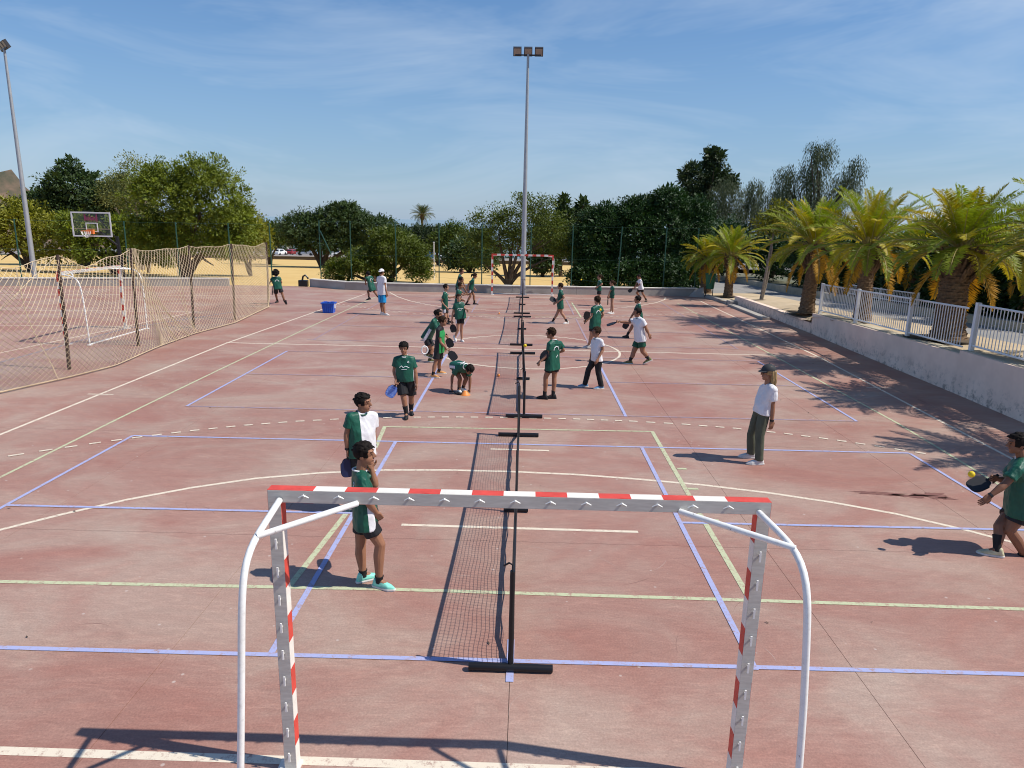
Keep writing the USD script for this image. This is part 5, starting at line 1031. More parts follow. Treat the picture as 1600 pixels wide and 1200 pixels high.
    # face
    for k in (-1, 1):
        e = hc+hf*.079*hs+hl*k*.031*hs+hu*.012*hs
        if pxm > 200: put('eye', ell(e, (hf*.008*hs, hl*.0105*hs, hu*.0042*hs), 10), 'eye_white', t); put('iris', ell(e+hf*.0035*hs, (hf*.0068*hs, hl*.0082*hs, hu*.0060*hs), 8), 'eye_dark', t)
        else: put('eye', ell(e, (hf*.008*hs, hl*.011*hs, hu*.0058*hs), 8), 'eye_dark', t)
        put('eyebrow', tube([hc+hf*.089*hs+hl*k*.016*hs+hu*.032*hs, hc+hf*.086*hs+hl*k*.034*hs+hu*.037*hs, hc+hf*.074*hs+hl*k*.050*hs+hu*.031*hs], .0028*hs, 5), hair, t)
    put('mouth', ell(hc+hf*.087*hs-hu*.053*hs, (hf*.007*hs, hl*.024*hs, hu*.0055*hs), 10), 'lip', t)
    # hair
    rr = np.random.default_rng(int(K['head'][0]*7+K['head'][1]))
    def hairpart(m, amp=.007, Lh=None):
        v, f = taubin(m, Lh or max(Lr*.8, .012), 3); n = vnormals(v, f); q = v*70; q[:, 2] *= .35
        v = v+n*((meshkit.fbm(q, 2, 5)-.5)*2*amp)[:, None]+n*((meshkit.noise(v*24, 2)-.5)*amp*1.6)[:, None]; return v, f
    big = .112 if style == 'afro' else .0
    cap_ = ell(hc+hu*.034*hs-hf*.010*hs, (hf*(.107)*hs, hl*.089*hs, hu*.099*hs), 22) if style != 'afro' else ell(hc+hu*.05*hs-hf*.02*hs, (hf*.145*hs, hl*.15*hs, hu*.13*hs), 22)
    fringe = .052 if style in ('fringe',) else .070
    facecut = Manifold.batch_hull([sph(hc+hf*.20*hs+hl*k*.12*hs+hu*z*hs, .02*hs) for k in (-1, 1) for z in (fringe-.02, -.2)]+[sph(hc+hf*(.058 if style != 'afro' else .07)*hs+hl*k*.075*hs+hu*z*hs, .012*hs) for k in (-1, 1) for z in (fringe-.012, -.2)])
    sidecut = Manifold.batch_hull([sph(hc+hf*x*hs+hl*k*.16*hs+hu*z*hs, .01*hs) for k in (-1, 1) for x, z in ((.2, -.03), (-.035, -.03), (-.035, -.3), (.2, -.3))])
    low = hc-hu*(.080 if style not in ('bob', 'long') else .14)*hs
    hm = cap_-facecut-sidecut
    if style in ('short', 'fringe') and pxm > 45: hm = union([hm]+[ell(hc+hu*.034*hs-hf*.010*hs+(hf*q[0]*.100+hl*q[1]*.084+hu*abs(q[2])*.094)*hs, (hf*.024*hs, hl*.018*hs, hu*.012*hs), 8) for q in [unit(rr.normal(size=3)+[-.1, 0, .7]) for _ in range(34)]])-facecut-sidecut
    if style == 'curly': hm = union([hm]+[sph(hc+hu*(.07+.05*rr.random())*hs+hf*rr.uniform(-.07, .085)*hs+hl*rr.uniform(-.07, .07)*hs, .028*hs) for _ in range(16)])-facecut
    if style == 'afro': hm = union([hm]+[sph(hc+hu*.05*hs-hf*.02*hs+unit(rr.normal(size=3)+hu*.6-hf*.2)*.135*hs, .035*hs) for _ in range(34)])-facecut
    if style == 'pony': hm = union([hm, hull((hc-hf*.10*hs+hu*.05*hs, .024*hs), (hc-hf*.15*hs+hu*.02*hs, .030*hs), (hc-hf*.145*hs-hu*.10*hs, .012*hs))])
    if style == 'bun': hm = union([hm, sph(hc-hf*.085*hs+hu*.10*hs, .042*hs)])
    if style in ('bob', 'long'):
        st_ = [hull((hc+hl*k*.066*hs+hf*a*hs+hu*.02*hs, .026*hs), (hc+hl*k*.078*hs+hf*(a-.01)*hs-hu*.10*hs, .024*hs), (hc+hl*k*.074*hs+hf*(a-.02)*hs-hu*(.165+.02*abs(k))*hs, .012*hs)) for k in (-1, -.6, .6, 1) for a in (-.035, -.075)]+[hull((hc-hf*.085*hs+hl*k*hs+hu*.02*hs, .03*hs), (hc-hf*.092*hs+hl*k*hs-hu*.17*hs, .014*hs)) for k in (-.04, 0, .04)]
        hm = union([hm]+st_)
    hm = hm.trim_by_plane([float(q) for q in hu], float(np.dot(low if style not in ('pony', 'bob', 'long') else hc-hu*.30*hs, hu)))
    put('hair', hairpart(hm, .010 if style in ('afro', 'curly') else .005), hair, t, smooth=60)
    if style == 'cap' or (extra and 'cap' in extra):
        cm, back = extra['cap']
        cd = ell(hc+hu*.045*hs-hf*.008*hs, (hf*.110*hs, hl*.091*hs, hu*.092*hs), 26).trim_by_plane([float(q) for q in hu], float(np.dot(hc+hu*.042*hs, hu)))
        cp = put('cap', cd, cm, t, smooth=40)
        bdir = -hf if back else hf
        pts = []
        for k in np.linspace(-1, 1, 9): pts.append((k, math.sqrt(max(0, 1-k*k*.8))))
        top_, bot_ = [], []
        for k, q in pts:
            a0 = hc+hu*.050*hs+hl*k*.078*hs+bdir*.075*hs*math.sqrt(max(.1, 1-k*k*.75)); a1 = a0+bdir*.085*hs*q-hu*.022*hs*q-hu*.012*hs*abs(k)
            top_ += [a0, a1]
        top_ = np.array(top_); bo = top_-hu*.006*hs; k = len(pts)
        fa = [[2*i, 2*i+1, 2*i+3, 2*i+2] for i in range(k-1)]; fb = [[2*k+2*i, 2*k+2*i+2, 2*k+2*i+3, 2*k+2*i+1] for i in range(k-1)]; fc = [[2*i+1, 2*k+2*i+1, 2*k+2*i+3, 2*i+3] for i in range(k-1)]
        put('brim', (np.vstack([top_, bo]), np.array(fa+fb+fc)), cm, cp); put('button', sph(hc+hu*.137*hs-hf*.008*hs, .008*hs), cm, cp)
    if extra and extra.get('glasses'):
        gl = [ell(hc+hf*.088*hs+hl*k*.031*hs+hu*.012*hs, (hf*.010*hs, hl*.026*hs, hu*.017*hs), 12) for k in (-1, 1)]+[hull((hc+hf*.09*hs+hl*k*.05*hs+hu*.016*hs, .004*hs), (hc-hf*.01*hs+hl*k*.083*hs+hu*.012*hs, .004*hs)) for k in (-1, 1)]
        put('sunglasses', union(gl), 'eye_dark', t)
    # shirt
    b = bulk; chest = nk-ax*.19*s+fv*.012*s; hemc = hp-ax*hem*s
    yoke = hull((sh['l'], .058*s*max(b, 1)), (sh['r'], .058*s*max(b, 1)), (nk-ax*.025*s, .066*s), (chest+lv*.085*s, .086*s*b), (chest-lv*.085*s, .086*s*b))
    bel = hull((chest+lv*.085*s, .086*s*b), (chest-lv*.085*s, .086*s*b), (hemc-ax*.07*s+lv*.074*s, .116*s*b), (hemc-ax*.07*s-lv*.074*s, .116*s*b), (hp+ax*.1*s+fv*.015*s, .115*s*b))
    bel = bel.trim_by_plane([float(q) for q in ax], float(np.dot(hemc, ax)))
    parts = [yoke, bel]
    for sd in ('l', 'r'):
        a, c = sh[sd], el[sd]; d = c-a; dn = unit(d)
        sl = hull((a, .056*s*b), (a+d*(sleeve+.2), .066*s*b)).trim_by_plane([float(-q) for q in dn], float(-np.dot(a+d*sleeve, dn))); parts.append(sl)
    v, f = taubin(union(parts), Lr*1.05, 4); v = wrinkle(v, f, .020*s, 8.0, int(K['hip'][0]) % 17, ax); v = wrinkle(v, f, .007*s, 24.0, 3, ax)
    nv = vnormals(v, f); man = to_man(v, f)
    if panel:
        fr_ = np.stack([fv, lv, ax], 1); cutters = []
        for (f0, f1, l0, l1, h0, h1) in panel:
            bx_ = Manifold.cube([(f1-f0)*s, (l1-l0)*s, (h1-h0)*s]).translate([f0*s, l0*s, h0*s]); cutters.append(bx_.transform(np.c_[fr_, chest].astype(float)))
        cut = union(cutters); inner, outer = man ^ cut, man-cut
        put('shirt', outer, shirt, t, smooth=45)
        if not inner.is_empty(): put('shirt_panel', inner, panel_mat, t, smooth=45, label=None)
    else: put('shirt', man, shirt, t, smooth=45)
    if collar: 
        a = np.linspace(0, 2*PI, 17); put('collar', tube([nk+ax*.012*s+(fv*math.cos(q)*.064+lv*math.sin(q)*.062)*s-ax*.016*s*math.cos(q) for q in a], .0095*s, 6), collar, t, smooth=60)
    if marks: place_marks(v, nv, chest, fv, lv, ax, marks, True, 'shirt_print', t)
    if back_marks: place_marks(v, nv, chest, fv, lv, ax, back_marks, False, 'shirt_print', t)
    # shorts or trousers
    parts = [hull((hp+lv*.072*s, .086*s*b), (hp-lv*.072*s, .086*s*b), (hp+ax*.09*s+lv*.05*s, .085*s*b), (hp+ax*.09*s-lv*.05*s, .085*s*b))]
    for sd in ('l', 'r'):
        A, B, C_ = hj[sd], kn[sd], ank[sd]; d = B-A; dn = unit(d)
        if trousers:
            parts += [hull((A, .092*s*b), (A+d*.5, .084*s*b), (B, .070*s*b)), hull((B, .070*s*b), (B+(C_-B)*.5, .070*s*b), (C_+(B-C_)*.0, .064*s*b)).trim_by_plane([0, 0, 1.0], float(C_[2]-.02*s))]
        else:
            parts.append(hull((A, .084*s*b), (A+d*(short_frac+.22), (.090+skirt)*s*b)).trim_by_plane([float(-q) for q in dn], float(-np.dot(A+d*short_frac, dn))))
    v, f = taubin(union(parts), Lr*1.1, 4); v = wrinkle(v, f, .010*s, 11.0, 7+int(K['hip'][0]) % 11, ax)
    man = to_man(v, f)
    if stripe:
        fr_ = np.stack([fv, lv, ax], 1); o = hp
        cut = union([Manifold.cube([.075*s, .2*s, .9*s]).translate([-.03*s, q, -.72*s]).transform(np.c_[fr_, o].astype(float)) for q in (.112*s, -.312*s)])
        inner, outer = man ^ cut, man-cut; put('trousers' if trousers else 'shorts', outer, shorts, t, smooth=45)
        if not inner.is_empty(): put('shorts_stripe', inner, 'shirt_white', t, smooth=45)
    else: put('trousers' if trousers else 'shorts', man, shorts, t, smooth=45)
    for sd in ('l', 'r'): shoe(t, ank[sd], tod[sd], upf[sd], s, shoes, 'sole_white' if shoes not in ('shoe_black',) else 'strap', 0 if trousers else sock, kn[sd]-ank[sd], max(bulk, 1)**1.3)
    if extra and 'watch' in extra:
        for sd in extra['watch']:
            c = wr[sd]; d = unit(c-el[sd]); put('watch', tube([c-d*.012*s, c+d*.012*s], .030*s, 12), 'strap', t, smooth=40)
    return dict(t=t, wr=wr, el=el, sh=sh, hc=hc, fv=fv, lv=lv, ax=ax, hp=hp, yb=yb, s=s, ank=ank)
def held(P, sd, label, tip_px, normal, mat, dy=0.0, size=1.0, group=None):
    c = P['wr'][sd]; d = unit(c-P['el'][sd]); tip = Y(tip_px[0], tip_px[1], c[1]+dy)
    h = c+d*.055*P['s']; return paddle(label, h, tip, np.array(normal, float), mat, group, size)
def tipat(y, px): return Y(px[0], px[1], y)
squig = [([(-.09, .0), (-.05, .03), (-.02, .0), (.03, .025), (.09, -.005)], .007), ([(-.05, -.03), (.0, -.035), (.05, -.03)], .005)]
badge = [([(.06, .10), (.075, .12), (.09, .10), (.075, .085), (.06, .10)], .006)]
arch = [([(-.08, .0), (-.06, .055), (0, .08), (.06, .055), (.08, .0)], .010)]
BOY = 'child'
P = {}
P['A'] = person('boy in mint green shoes standing in front of the goal, hand at his mouth', BOY, dict(head=(569.5, 709.5), neck=(562, 736), hip=(569, 806), lel=(586, 757), lwr=(580.5, 732), rel=(574, 783, -.05), rwr=(588, 801, .05), lkn=(563.5, 850), rkn=(594, 850), lheel=(559, 911), ltoe=(584, 904), rheel=(584.5, 916), rtoe=(614, 923)), 22, 'shirt_green', 'shorts_black', 'shoe_mint', 'skin_tan', 'hair_black', S=1.05, headyaw=2, panel=[(.0, .07, -.4, -.05, -.6, -.10)], short_frac=.60, sock=.05, hem=.10, bulk=1.06,
    back_marks=[([(.0+.012*(-1)**k, .09-k*.022), (.012*(-1)**(k+1), .075-k*.022)], .0055) for k in range(9)])
P['B'] = person('boy in half white, half green shirt behind the boy in mint shoes', BOY, dict(head=(567.5, 629.5), neck=(565, 646), hip=(565.5, 700), rsh=(548, 652), lsh=(583.5, 651), rel=(541.5, 679, -.02), rwr=(542.5, 701, -.02), lel=(583.5, 677), lwr=(585, 696, -.03), rkn=(560, 745), lkn=(571, 746), rheel=(559, 797), rtoe=(563, 803), lheel=(570, 794), ltoe=(578, 799)), -52, 'shirt_green', 'shorts_black', 'shoe_black', 'skin_tan', 'hair_black', S=1.08, headyaw=-12, panel=[(-.5, .5, -.055, .6, -.7, .35)], hem=.09, collar='shirt_green', grip={'r': [tipat(3.2, (544, 745))]},
    extra=dict(watch='lr'))
held(P['B'], 'r', 'dark blue paddle hanging from the hand of the boy in half white shirt', (545, 745), (.5, -1, .1), 'paddle_navy')
P['C'] = person('smiling boy in green shirt walking towards the camera with a blue paddle', BOY, dict(head=(631, 544), neck=(632, 557), hip=(633, 590), rsh=(619.5, 562), lsh=(643.5, 561.5), rel=(615.8, 580), rwr=(619, 593.5, -.08), lel=(649.5, 583), lwr=(650.8, 600, -.04), rkn=(631, 624, -.05), lkn=(642.8, 622), rheel=(635.5, 651.5), rtoe=(633.5, 657.5), lheel=(641.8, 645), ltoe=(644.5, 651)), -86, 'shirt_green', 'shorts_black', 'shoe_black', 'skin_tan', 'hair_black', style='fringe', S=1.02, headpitch=-8, marks=squig+badge, short_frac=.78, skirt=.014, sock=.16, bulk=1.06, panel=[(-.05, .04, .10, .3, -.3, -.02), (-.05, .04, -.3, -.10, -.3, -.02)], grip={'r': [tipat(7.4, (608.5, 616))]})
held(P['C'], 'r', 'bright blue patterned paddle in the hand of the smiling boy', (608.5, 617), (.3, -1, .35), 'paddle_blue', dy=-.05)
P['D'] = person('boy bent double picking up an orange disc beside the second net', BOY, dict(head=(733.5, 577.5), neck=(727, 572.5, -.16), hip=(713.5, 571, .16), rsh=(713.5, 577.5), lsh=(731.5, 579), rel=(706.5, 588.5, .05), rwr=(705.8, 601, .0), lel=(734.5, 592), lwr=(733.8, 608, -.03), rkn=(719, 592, -.1), lkn=(728.5, 592, -.1), rheel=(716, 612), rtoe=(722, 617), lheel=(722, 609.5), ltoe=(732.5, 615)), -55, 'shirt_green', 'shorts_black', 'shoe_white', 'skin_brown', 'hair_black', S=.98, headyaw=-50, headpitch=-62, back_marks=arch+[([(-.08, .12), (0, .13), (.08, .12)], .008)], sock=.05, panel=[(-.03, .03, -.4, -.08, -.3, .02)], short_frac=.5, hem=.03)
P['E'] = person('boy in black and bright green vest and orange shoes holding a black paddle', BOY, dict(head=(691.8, 502), neck=(687.8, 511), hip=(686, 544), rel=(688, 534.5), rwr=(696.8, 543.5, .02), lel=(693, 530), lwr=(695, 541), rkn=(680.5, 567), lkn=(687, 564.5), rheel=(673.5, 589.5), rtoe=(686.5, 591), lheel=(682.5, 584), ltoe=(696, 584.2)), -8, 'shirt_black', 'shorts_black', 'shoe_orange', 'skin_tan', 'hair_brown', style='fringe', S=1.0, panel=[(.035, .3, -.3, .3, -.7, .12)], panel_mat='panel_green', short_frac=.74, sock=.06, hem=.10, collar=None, grip={'r': [tipat(11.2, (711, 560))]})
held(P['E'], 'r', 'black paddle held out low by the boy in orange shoes', (711.5, 561), (.25, -1, .2), 'paddle_black')
P['F'] = person('boy crouching forward just behind the boy in black and green vest', BOY, dict(head=(684.8, 491), neck=(681.5, 499), hip=(666.5, 526), rel=(686, 519), rwr=(695.5, 523.5), lel=(690, 517), lwr=(695, 522), rkn=(671.5, 542), lkn=(675, 545), rheel=(664, 556), rtoe=(672, 559), lheel=(669, 565.5), ltoe=(680, 565.5)), -10, 'shirt_green', 'shorts_black', 'shoe_green', 'skin_tan', 'hair_black', S=1.08, panel=[(-.02, .05, -.4, -.06, -.7, -.06)], stripe=True, short_frac=.8, lift=('rheel', 'rtoe'), grip={'r': [tipat(12.3, (703.5, 537))]}, bulk=1.08)
held(P['F'], 'r', 'black paddle held by the crouching boy, right behind the vest', (703.5, 538), (.1, -1, .1), 'paddle_black')
P['G'] = person('girl in green shirt walking towards the camera, black paddle low at her side', BOY, dict(head=(716.8, 465.5), neck=(717.2, 473.3), hip=(719.5, 495), rsh=(711, 476), lsh=(723.3, 475), rel=(707.6, 488), rwr=(706, 501), lel=(725.8, 481.5, -.05), lwr=(729.3, 484, -.12), rkn=(715.5, 515), lkn=(721, 514.5), lheel=(720.5, 533), ltoe=(728, 536.5), rheel=(709, 526, .1), rtoe=(711.5, 532, .0)), -72, 'shirt_green', 'shorts_black', 'shoe_white', 'skin_light', 'hair_brown', style='pony', S=.97, headyaw=-72, headpitch=-5, marks=squig, stripe=True, short_frac=.5, sock=.0, lift=('rheel', 'rtoe'), grip={'r': [tipat(16.4, (709, 518))]}, bulk=.93)
held(P['G'], 'r', 'black paddle pointing down beside the girl walking towards the camera', (709.3, 518.5), (.3, -1, .1), 'paddle_black')
P['H'] = person('boy in green behind the crouching boy, forearms held forward', BOY, dict(head=(697, 449), neck=(695.3, 456.5), hip=(694.6, 480), rel=(689.8, 471), rwr=(697.5, 480), lel=(702, 465), lwr=(708, 464), rkn=(696, 493), lkn=(699, 493), rheel=(694, 506.5), rtoe=(702, 507), lheel=(699, 504), ltoe=(707, 504.5)), 6, 'shirt_green', 'shorts_black', 'shoe_black', 'skin_light', 'hair_black', S=1.02, stripe=True, marks=squig, short_frac=.7)
P['I'] = person('child in green right behind the girl walking towards the camera', BOY, dict(head=(719.5, 446), neck=(717, 453), hip=(714.5, 472), rel=(716, 465), rwr=(722, 468), lel=(723, 461), lwr=(729, 460), rkn=(711.5, 483), lkn=(713, 483), rheel=(709, 495), rtoe=(716, 495.5), lheel=(711, 493.5), ltoe=(718, 494)), 0, 'shirt_green', 'shorts_black', 'shoe_black', 'skin_tan', 'hair_brown', S=1.0, stripe=True)
P['J'] = person('second child in the file by the third net, head just over the one in front', BOY, dict(head=(721, 437), neck=(718.5, 443), hip=(715, 461), rel=(719, 453), rwr=(725, 458), lel=(724.5, 449), lwr=(728, 455), rkn=(713.5, 472), lkn=(715, 472), rheel=(711, 483), rtoe=(718, 483.5), lheel=(713, 482), ltoe=(720, 482)), 0, 'shirt_green', 'shorts_black', 'shoe_black', 'skin_brown', 'hair_black', S=1.0)
P['J2'] = person('tallest child at the back of the file by the third net', BOY, dict(head=(721.3, 424), neck=(719, 430), hip=(715.6, 446.5), rel=(716.5, 439), rwr=(720, 446), lel=(722, 438), lwr=(725, 444), rkn=(714.5, 458), lkn=(716, 458), rheel=(712.5, 470.5), rtoe=(719, 471), lheel=(714.5, 469.5), ltoe=(721, 470)), 0, 'shirt_green', 'shorts_black', 'shoe_black', 'skin_tan', 'hair_brown', S=1.12)
P['K'] = person('girl leaning forward in stride left of the far goal', BOY, dict(head=(742, 431), neck=(739.2, 435.8), hip=(735.6, 450), rel=(731.5, 444.5), rwr=(731, 450.5), lel=(738, 446), lwr=(742, 451), rkn=(735, 463), lkn=(740.5, 462.5), rheel=(727, 476.5), rtoe=(734.5, 476.8), lheel=(739.3, 475.8), ltoe=(747, 476)), 5, 'shirt_green', 'shorts_black', 'shoe_black', 'skin_tan', 'hair_brown', style='pony', S=1.0, headpitch=-15, stripe=True, short_frac=.55)
P['L'] = person('man in white cap, white t-shirt and blue shorts watching from the left', 'man', dict(head=(596.4, 425.5), neck=(595.8, 432), hip=(597, 457.5), lel=(590.5, 445.5), lwr=(593, 455), rel=(601.6, 446.5), rwr=(604, 457), lkn=(595.8, 473.5), rkn=(599.3, 474), lheel=(594.8, 491.3), ltoe=(600.5, 491.5), rheel=(598.5, 492.3), rtoe=(604.5, 492.8)), 50, 'shirt_white', 'shorts_blue', 'shoe_white', 'skin_tan', 'hair_brown', style='short', S=1.2, headyaw=55, short_frac=.92, sock=0, extra=dict(cap=('shirt_white', True)), back_marks=[], collar=None, bulk=1.03)
P['M'] = person('boy in green sprinting in front of the grey wall beside the man', BOY, dict(head=(574.8, 428), neck=(576.8, 432), hip=(582, 452), lel=(570.8, 436), lwr=(571.2, 441), rel=(586, 440), rwr=(586, 436), lkn=(574.8, 455.5), lheel=(579, 468), ltoe=(573, 469.2), rkn=(585, 456.5), rheel=(593.5, 462.5), rtoe=(594.5, 467.5)), 150, 'shirt_green', 'shorts_black', 'shoe_black', 'skin_brown', 'hair_black', S=.98, y0=26.2, lift=('lheel', 'ltoe', 'rheel', 'rtoe'), back_marks=arch, short_frac=.55)
P['N'] = person('boy with bushy black hair running away past the end of the rope net', BOY, dict(head=(430.8, 428), neck=(431.6, 433), hip=(434, 449.5), lsh=(425, 435.5), rsh=(436.6, 434.5), lel=(423.3, 440), lwr=(421.5, 441.5), rel=(439.8, 441), rwr=(437, 445), lkn=(431, 460), rkn=(441, 459.5), lheel=(434.7, 472.5), ltoe=(429.6, 473.5), rheel=(447.5, 470), rtoe=(448.8, 477)), 112, 'shirt_green', 'shorts_black', 'shoe_black', 'skin_brown', 'hair_black', style='afro', S=1.02, y0=24.9, lift=('rheel', 'rtoe'), back_marks=arch, short_frac=.7, skirt=.015, grip={'l': [tipat(24.9, (425.5, 460))]})
paddle('black paddle seen edge-on at the hip of the boy with bushy hair', Y(426.2, 449.5, 24.75), Y(425.5, 460, 24.75), np.array([1, .2, 0.]), 'paddle_black')
P['O'] = person('boy in green at the second net, back turned, reaching a paddle over it', BOY, dict(head=(860.8, 521), neck=(864.8, 532), hip=(863.5, 571), lsh=(859, 538), rsh=(875, 537), lel=(857, 553), lwr=(845, 564.5, -.05), rel=(880.5, 547.5, .05), rwr=(874, 550.5, .2), lkn=(852.5, 589.5), rkn=(866, 589.5), lheel=(855, 624.3), ltoe=(840, 622.3), rheel=(868.4, 623), rtoe=(856, 622.7)), 138, 'shirt_green', 'shorts_black', 'shoe_black', 'skin_tan', 'hair_brown', S=1.02, headyaw=165, back_marks=arch+[([(-.05, -.11), (0, -.16), (.0, -.16)], .006)], short_frac=.52, hem=.09, sock=.1, grip={'l': [tipat(9.4, (854, 553))]})
paddle('black paddle held over the second net by the boy in green', Y(842, 565.5, 9.35), Y(853, 553.5, 9.25), np.array([-.5, -1, .5]), 'paddle_black')
P['P'] = person('boy in white polo shirt and long black trousers striding by the centre circle', BOY, dict(head=(931.8, 519), neck=(931.8, 529), hip=(933, 561), lsh=(939.5, 533.5), rsh=(927.5, 533), lel=(942, 546.5), lwr=(934.5, 560.5, -.1), rel=(925, 549), rwr=(923, 560), rkn=(919.5, 577), lkn=(934.5, 580), rheel=(918, 604.5), rtoe=(905.5, 604.5), lheel=(942.5, 607.3), ltoe=(930, 608)), 200, 'shirt_white', 'shorts_black', 'shoe_blue', 'skin_tan', 'hair_brown', S=.98, trousers=True, collar='shirt_green', hem=.04, bulk=1.0, headyaw=195)
P['Q'] = person('stocky boy in white polo and green shorts lunging with his paddle out', BOY, dict(head=(996, 488.5), neck=(997.6, 497), hip=(1000.5, 529), lsh=(1004.5, 501.5), rsh=(991.5, 500.5), lel=(1009.5, 513), lwr=(1013.8, 522), rel=(982.5, 504), rwr=(969, 503), rkn=(989.5, 551.5), lkn=(1004, 549), rheel=(987.7, 568.5), rtoe=(972.8, 567.8), lheel=(1017.5, 563.5), ltoe=(1005, 569)), 188, 'shirt_white', 'shorts_green', 'shoe_green', 'skin_tan', 'hair_black', S=1.05, bulk=1.22, short_frac=.62, lift=('lheel', 'ltoe'), collar='shirt_green', grip={'r': [tipat(13.5, (947, 508.5))]}, sock=.08)
held(P['Q'], 'r', 'dark paddle stretched out edge-on by the stocky boy', (947, 508.8), (.1, -.15, 1), 'paddle_black')
P['R'] = person('boy in green mostly hidden behind the stocky boy in white polo', BOY, dict(head=(996, 468.3), neck=(997.6, 475), hip=(1000, 500), lel=(1000, 490), lwr=(994, 497), rel=(989.5, 490), rwr=(984.5, 498), rkn=(988.5, 508), lkn=(1001, 513), rheel=(982, 528.3), rtoe=(972.5, 526.8), lheel=(1006, 529.5), ltoe=(998, 530)), 178, 'shirt_green', 'shorts_black', 'shoe_black', 'skin_tan', 'hair_black', S=1.06, grip={'r': [tipat(17.8, (981, 503))]})
held(P['R'], 'r', 'dark paddle of the boy hidden behind the stocky boy', (980, 505), (0, -1, .4), 'paddle_black')
P['S'] = person('tall boy in green facing away, black paddle in left hand and a ball in front', BOY, dict(head=(933, 469.5), neck=(932.8, 478), hip=(930, 506), lsh=(926.5, 482), rsh=(939.3, 481.5), lel=(925, 493.8), lwr=(918, 500, -.03), rel=(942.5, 491), rwr=(939, 497, .1), lkn=(924, 523), rkn=(933, 524), lheel=(923, 543.7), ltoe=(913.5, 543.8), rheel=(937, 546), rtoe=(928, 546)), 128, 'shirt_green', 'shorts_black', 'shoe_white', 'skin_light', 'hair_brown', S=1.1, back_marks=arch, hem=.12, grip={'l': [tipat(15.5, (918, 490))]}, sock=.0)
paddle('black paddle in the left hand of the tall boy facing away', Y(914.2, 503, 15.45), Y(917.5, 490.5, 15.45), np.array([.3, -1, .2]), 'paddle_black')
P['T'] = person('girl in green walking left beside the far net with a black paddle', BOY, dict(head=(875.5, 447.3), neck=(876.2, 454), hip=(876, 477), lel=(881.5, 464.5), lwr=(872.8, 471), rel=(872, 465), rwr=(868, 471), rkn=(871, 489), lkn=(877, 488.5), rheel=(866, 505.4), rtoe=(857.5, 505.2), lheel=(888, 505.8), ltoe=(879, 506.5)), 176, 'shirt_green', 'shorts_green', 'shoe_white', 'skin_light', 'hair_brown', style='short', S=1.03, grip={'l': [tipat(20.8, (862, 466))]}, short_frac=.42, hem=.12)
held(P['T'], 'l', 'black paddle carried forward by the girl walking left', (861.5, 466.5), (0, -1, .6), 'paddle_black')
P['U'] = person('girl in green at the back wall, hair tied back, seen over the tall boy', BOY, dict(head=(936.8, 432.8), neck=(937.3, 438), hip=(936.2, 452), lel=(941, 444), lwr=(934.5, 447.5), rel=(935, 444), rwr=(932.5, 448), rkn=(935.5, 464), lkn=(936.5, 464), rheel=(938, 477.5), rtoe=(932, 477.5), lheel=(939, 478.5), ltoe=(933, 478.5)), 178, 'shirt_green', 'shorts_black', 'shoe_white', 'skin_light', 'hair_brown', style='pony', S=1.0)
P['V'] = person('slim girl in green standing upright left of the boy in white, hair tied back', BOY, dict(head=(956.2, 442.3), neck=(957, 447.8), hip=(956.6, 461), lel=(953, 455), lwr=(950.5, 462.5), rel=(956, 456), rwr=(953, 462), rkn=(955.8, 474), lkn=(956.5, 474), rheel=(956, 489.5), rtoe=(949.5, 489.8), lheel=(959, 490.6), ltoe=(952.5, 491)), 186, 'shirt_green', 'shorts_green', 'shoe_white', 'skin_light', 'hair_brown', style='pony', S=.98, short_frac=.35, hem=.0, sock=0, bulk=.9, grip={'l': [tipat(24, (949.5, 474))]})
held(P['V'], 'l', 'dark paddle pointing down in the hand of the slim girl', (949.6, 473), (1, -.3, 0), 'paddle_black')
P['W'] = person('boy in white t-shirt and black shorts by the back wall, leaning to swing', BOY, dict(head=(998.3, 432.3), neck=(999.8, 437), hip=(1001.8, 450.5), lel=(998, 445.5), lwr=(991, 449.3), rel=(994.5, 443.5), rwr=(992, 448), rkn=(995, 457.8), rheel=(1000.5, 464.5, .3), rtoe=(1002.5, 467), lkn=(1004, 458.5), lheel=(1010.5, 471.3), ltoe=(1006, 472.3)), 190, 'shirt_white', 'shorts_black', 'shoe_black', 'skin_tan', 'hair_black', S=.97, headpitch=-20, lift=('rheel', 'rtoe'), short_frac=.6, grip={'l': [tipat(28.5, (985, 454))]})
held(P['W'], 'l', 'small dark paddle of the boy in white at the back wall', (984.5, 454), (0, -1, .3), 'paddle_black', size=.9)
P['X'] = person('woman in dark cap, white t-shirt and khaki trousers leaning back to watch', 'woman', dict(head=(1200, 582.5), neck=(1200.5, 601), hip=(1190.5, 643), lsh=(1207.5, 609), rsh=(1192.5, 607), lel=(1207.5, 637), lwr=(1206, 657), rel=(1189, 634), rwr=(1186, 650), rkn=(1174, 678), lkn=(1187, 680), rheel=(1179.7, 716), rtoe=(1153.5, 714.5), lheel=(1191.7, 725.7), ltoe=(1167, 725.7)), 186, 'shirt_white', 'khaki', 'shoe_white', 'skin_tan', 'hair_blonde', style='bob', S=1.13, trousers=True, hem=.02, bulk=.90, headyaw=190, collar=None, extra=dict(cap=('cap_grey', False), glasses=True, watch='l'))
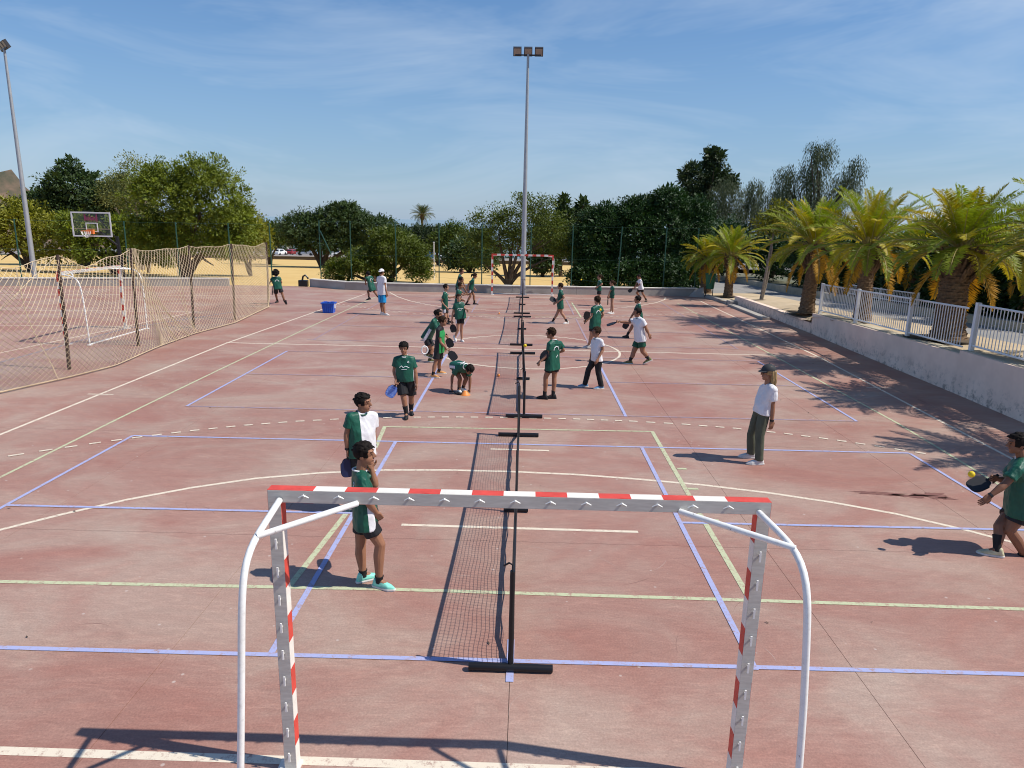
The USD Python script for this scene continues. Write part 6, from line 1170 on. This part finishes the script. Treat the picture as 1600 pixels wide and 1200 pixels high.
P['Y'] = person('boy in green and black shorts at the right edge hitting the yellow ball', BOY, dict(head=(1590, 693.5), neck=(1598, 716), hip=(1591, 797), lsh=(1590, 735), rsh=(1586, 727), lel=(1570, 757, -.05), lwr=(1547.5, 774, -.08), rel=(1572, 752), rwr=(1559, 748), rkn=(1561, 822), lkn=(1577, 828), rheel=(1566, 871), rtoe=(1526, 864), lheel=(1622, 882, .0), ltoe=(1612, 893)), 155, 'shirt_green', 'shorts_black', 'shoe_cream', 'skin_brown', 'hair_black', S=1.08, headyaw=168, headpitch=-6, hem=.03, short_frac=.50, bulk=1.12, sock=.16, lift=('lheel', 'ltoe'), back_marks=[([(.03, .07), (.0, .09), (-.02, .06), (.02, .03), (.0, .0), (-.03, .02)], .007), ([(.04, -.05), (.0, -.06)], .006)], grip={'r': [tipat(2.6, (1518, 760))]}, extra=dict(watch='l'), y0=2.45)
held(P['Y'], 'r', 'black paddle under the yellow ball at the right edge', (1517, 762), (.25, -.35, 1), 'paddle_black', dy=-.05)
# balls and small things
def ball(label, c, mat='ball_yellow'):
    t = thing('ball', label, 'ball', c); m = Manifold.sphere(.037, 28); cut = []
    for k in range(26):
        z = 1-2*(k+.5)/26; a = k*2.39996; d = np.array([math.sqrt(1-z*z)*math.cos(a), math.sqrt(1-z*z)*math.sin(a), z]); cut.append(sph(d*.040, .0062, 8))
    q = m-union(cut); v, f, _ = meshkit.arrays(q, False); put('shell', (v+np.array(c), f), mat, t, smooth=30)
ball('yellow ball in the air over the paddle of the boy at the right edge', Y(1518, 741, 2.3))
ball('yellow ball flying just above the second net', Y(820.5, 540, 9.8)); ball('yellow ball in front of the back of the tall boy facing away', Y(938, 484, 15.0)); ball('yellow ball high in front of the dark evergreens', Y(908.3, 437, 26.0))
ball('pale orange ball lying on the court left of the third net', G(780, 491)+[0, 0, .037], 'ball_orange'); ball('small dark ball lying on the court left of the second net', G(779, 588.5)+[0, 0, .037], 'ball_orange')
g_ = G(727, 617); dk = thing('marker_disc', 'orange training disc being picked up by the bent boy', 'marker disc', g_); ORIGIN[dk] = np.zeros(3)
put('disc', tube([(0, 0, 0.0), (0, 0, .012), (0, 0, .05), (0, 0, .09)], [.10, .095, .07, .035], 18), 'ball_orange', dk, smooth=40); put('disc_rim', tube([(0, 0, 0), (0, 0, .008)], .11, 18), 'ball_orange', dk)
g_ = G(706, 614); paddle('black paddle lying on the court at the bent boy\'s feet', g_+[-.0, .0, .03], g_+[.28, -.12, .03], np.array([0, 0, 1.0]), 'paddle_black')
c_ = Y(663.5, 547, 12.0); a_ = np.linspace(0, 2*PI, 25); put('ring', tube([c_+[math.cos(q)*.075, .03*math.cos(q), math.sin(q)*.10] for q in a_], .017, 8), 'logo_white', smooth=60, label='white rubber ring behind the heel of the crouching boy', category='ring')
c_ = Y(592, 789, 1.6); paddle('dark paddle held behind the crossbar by the boy in mint shoes', Y(590, 802, 1.40), Y(585, 776, 1.75), np.array([1, .25, .0]), 'paddle_black')
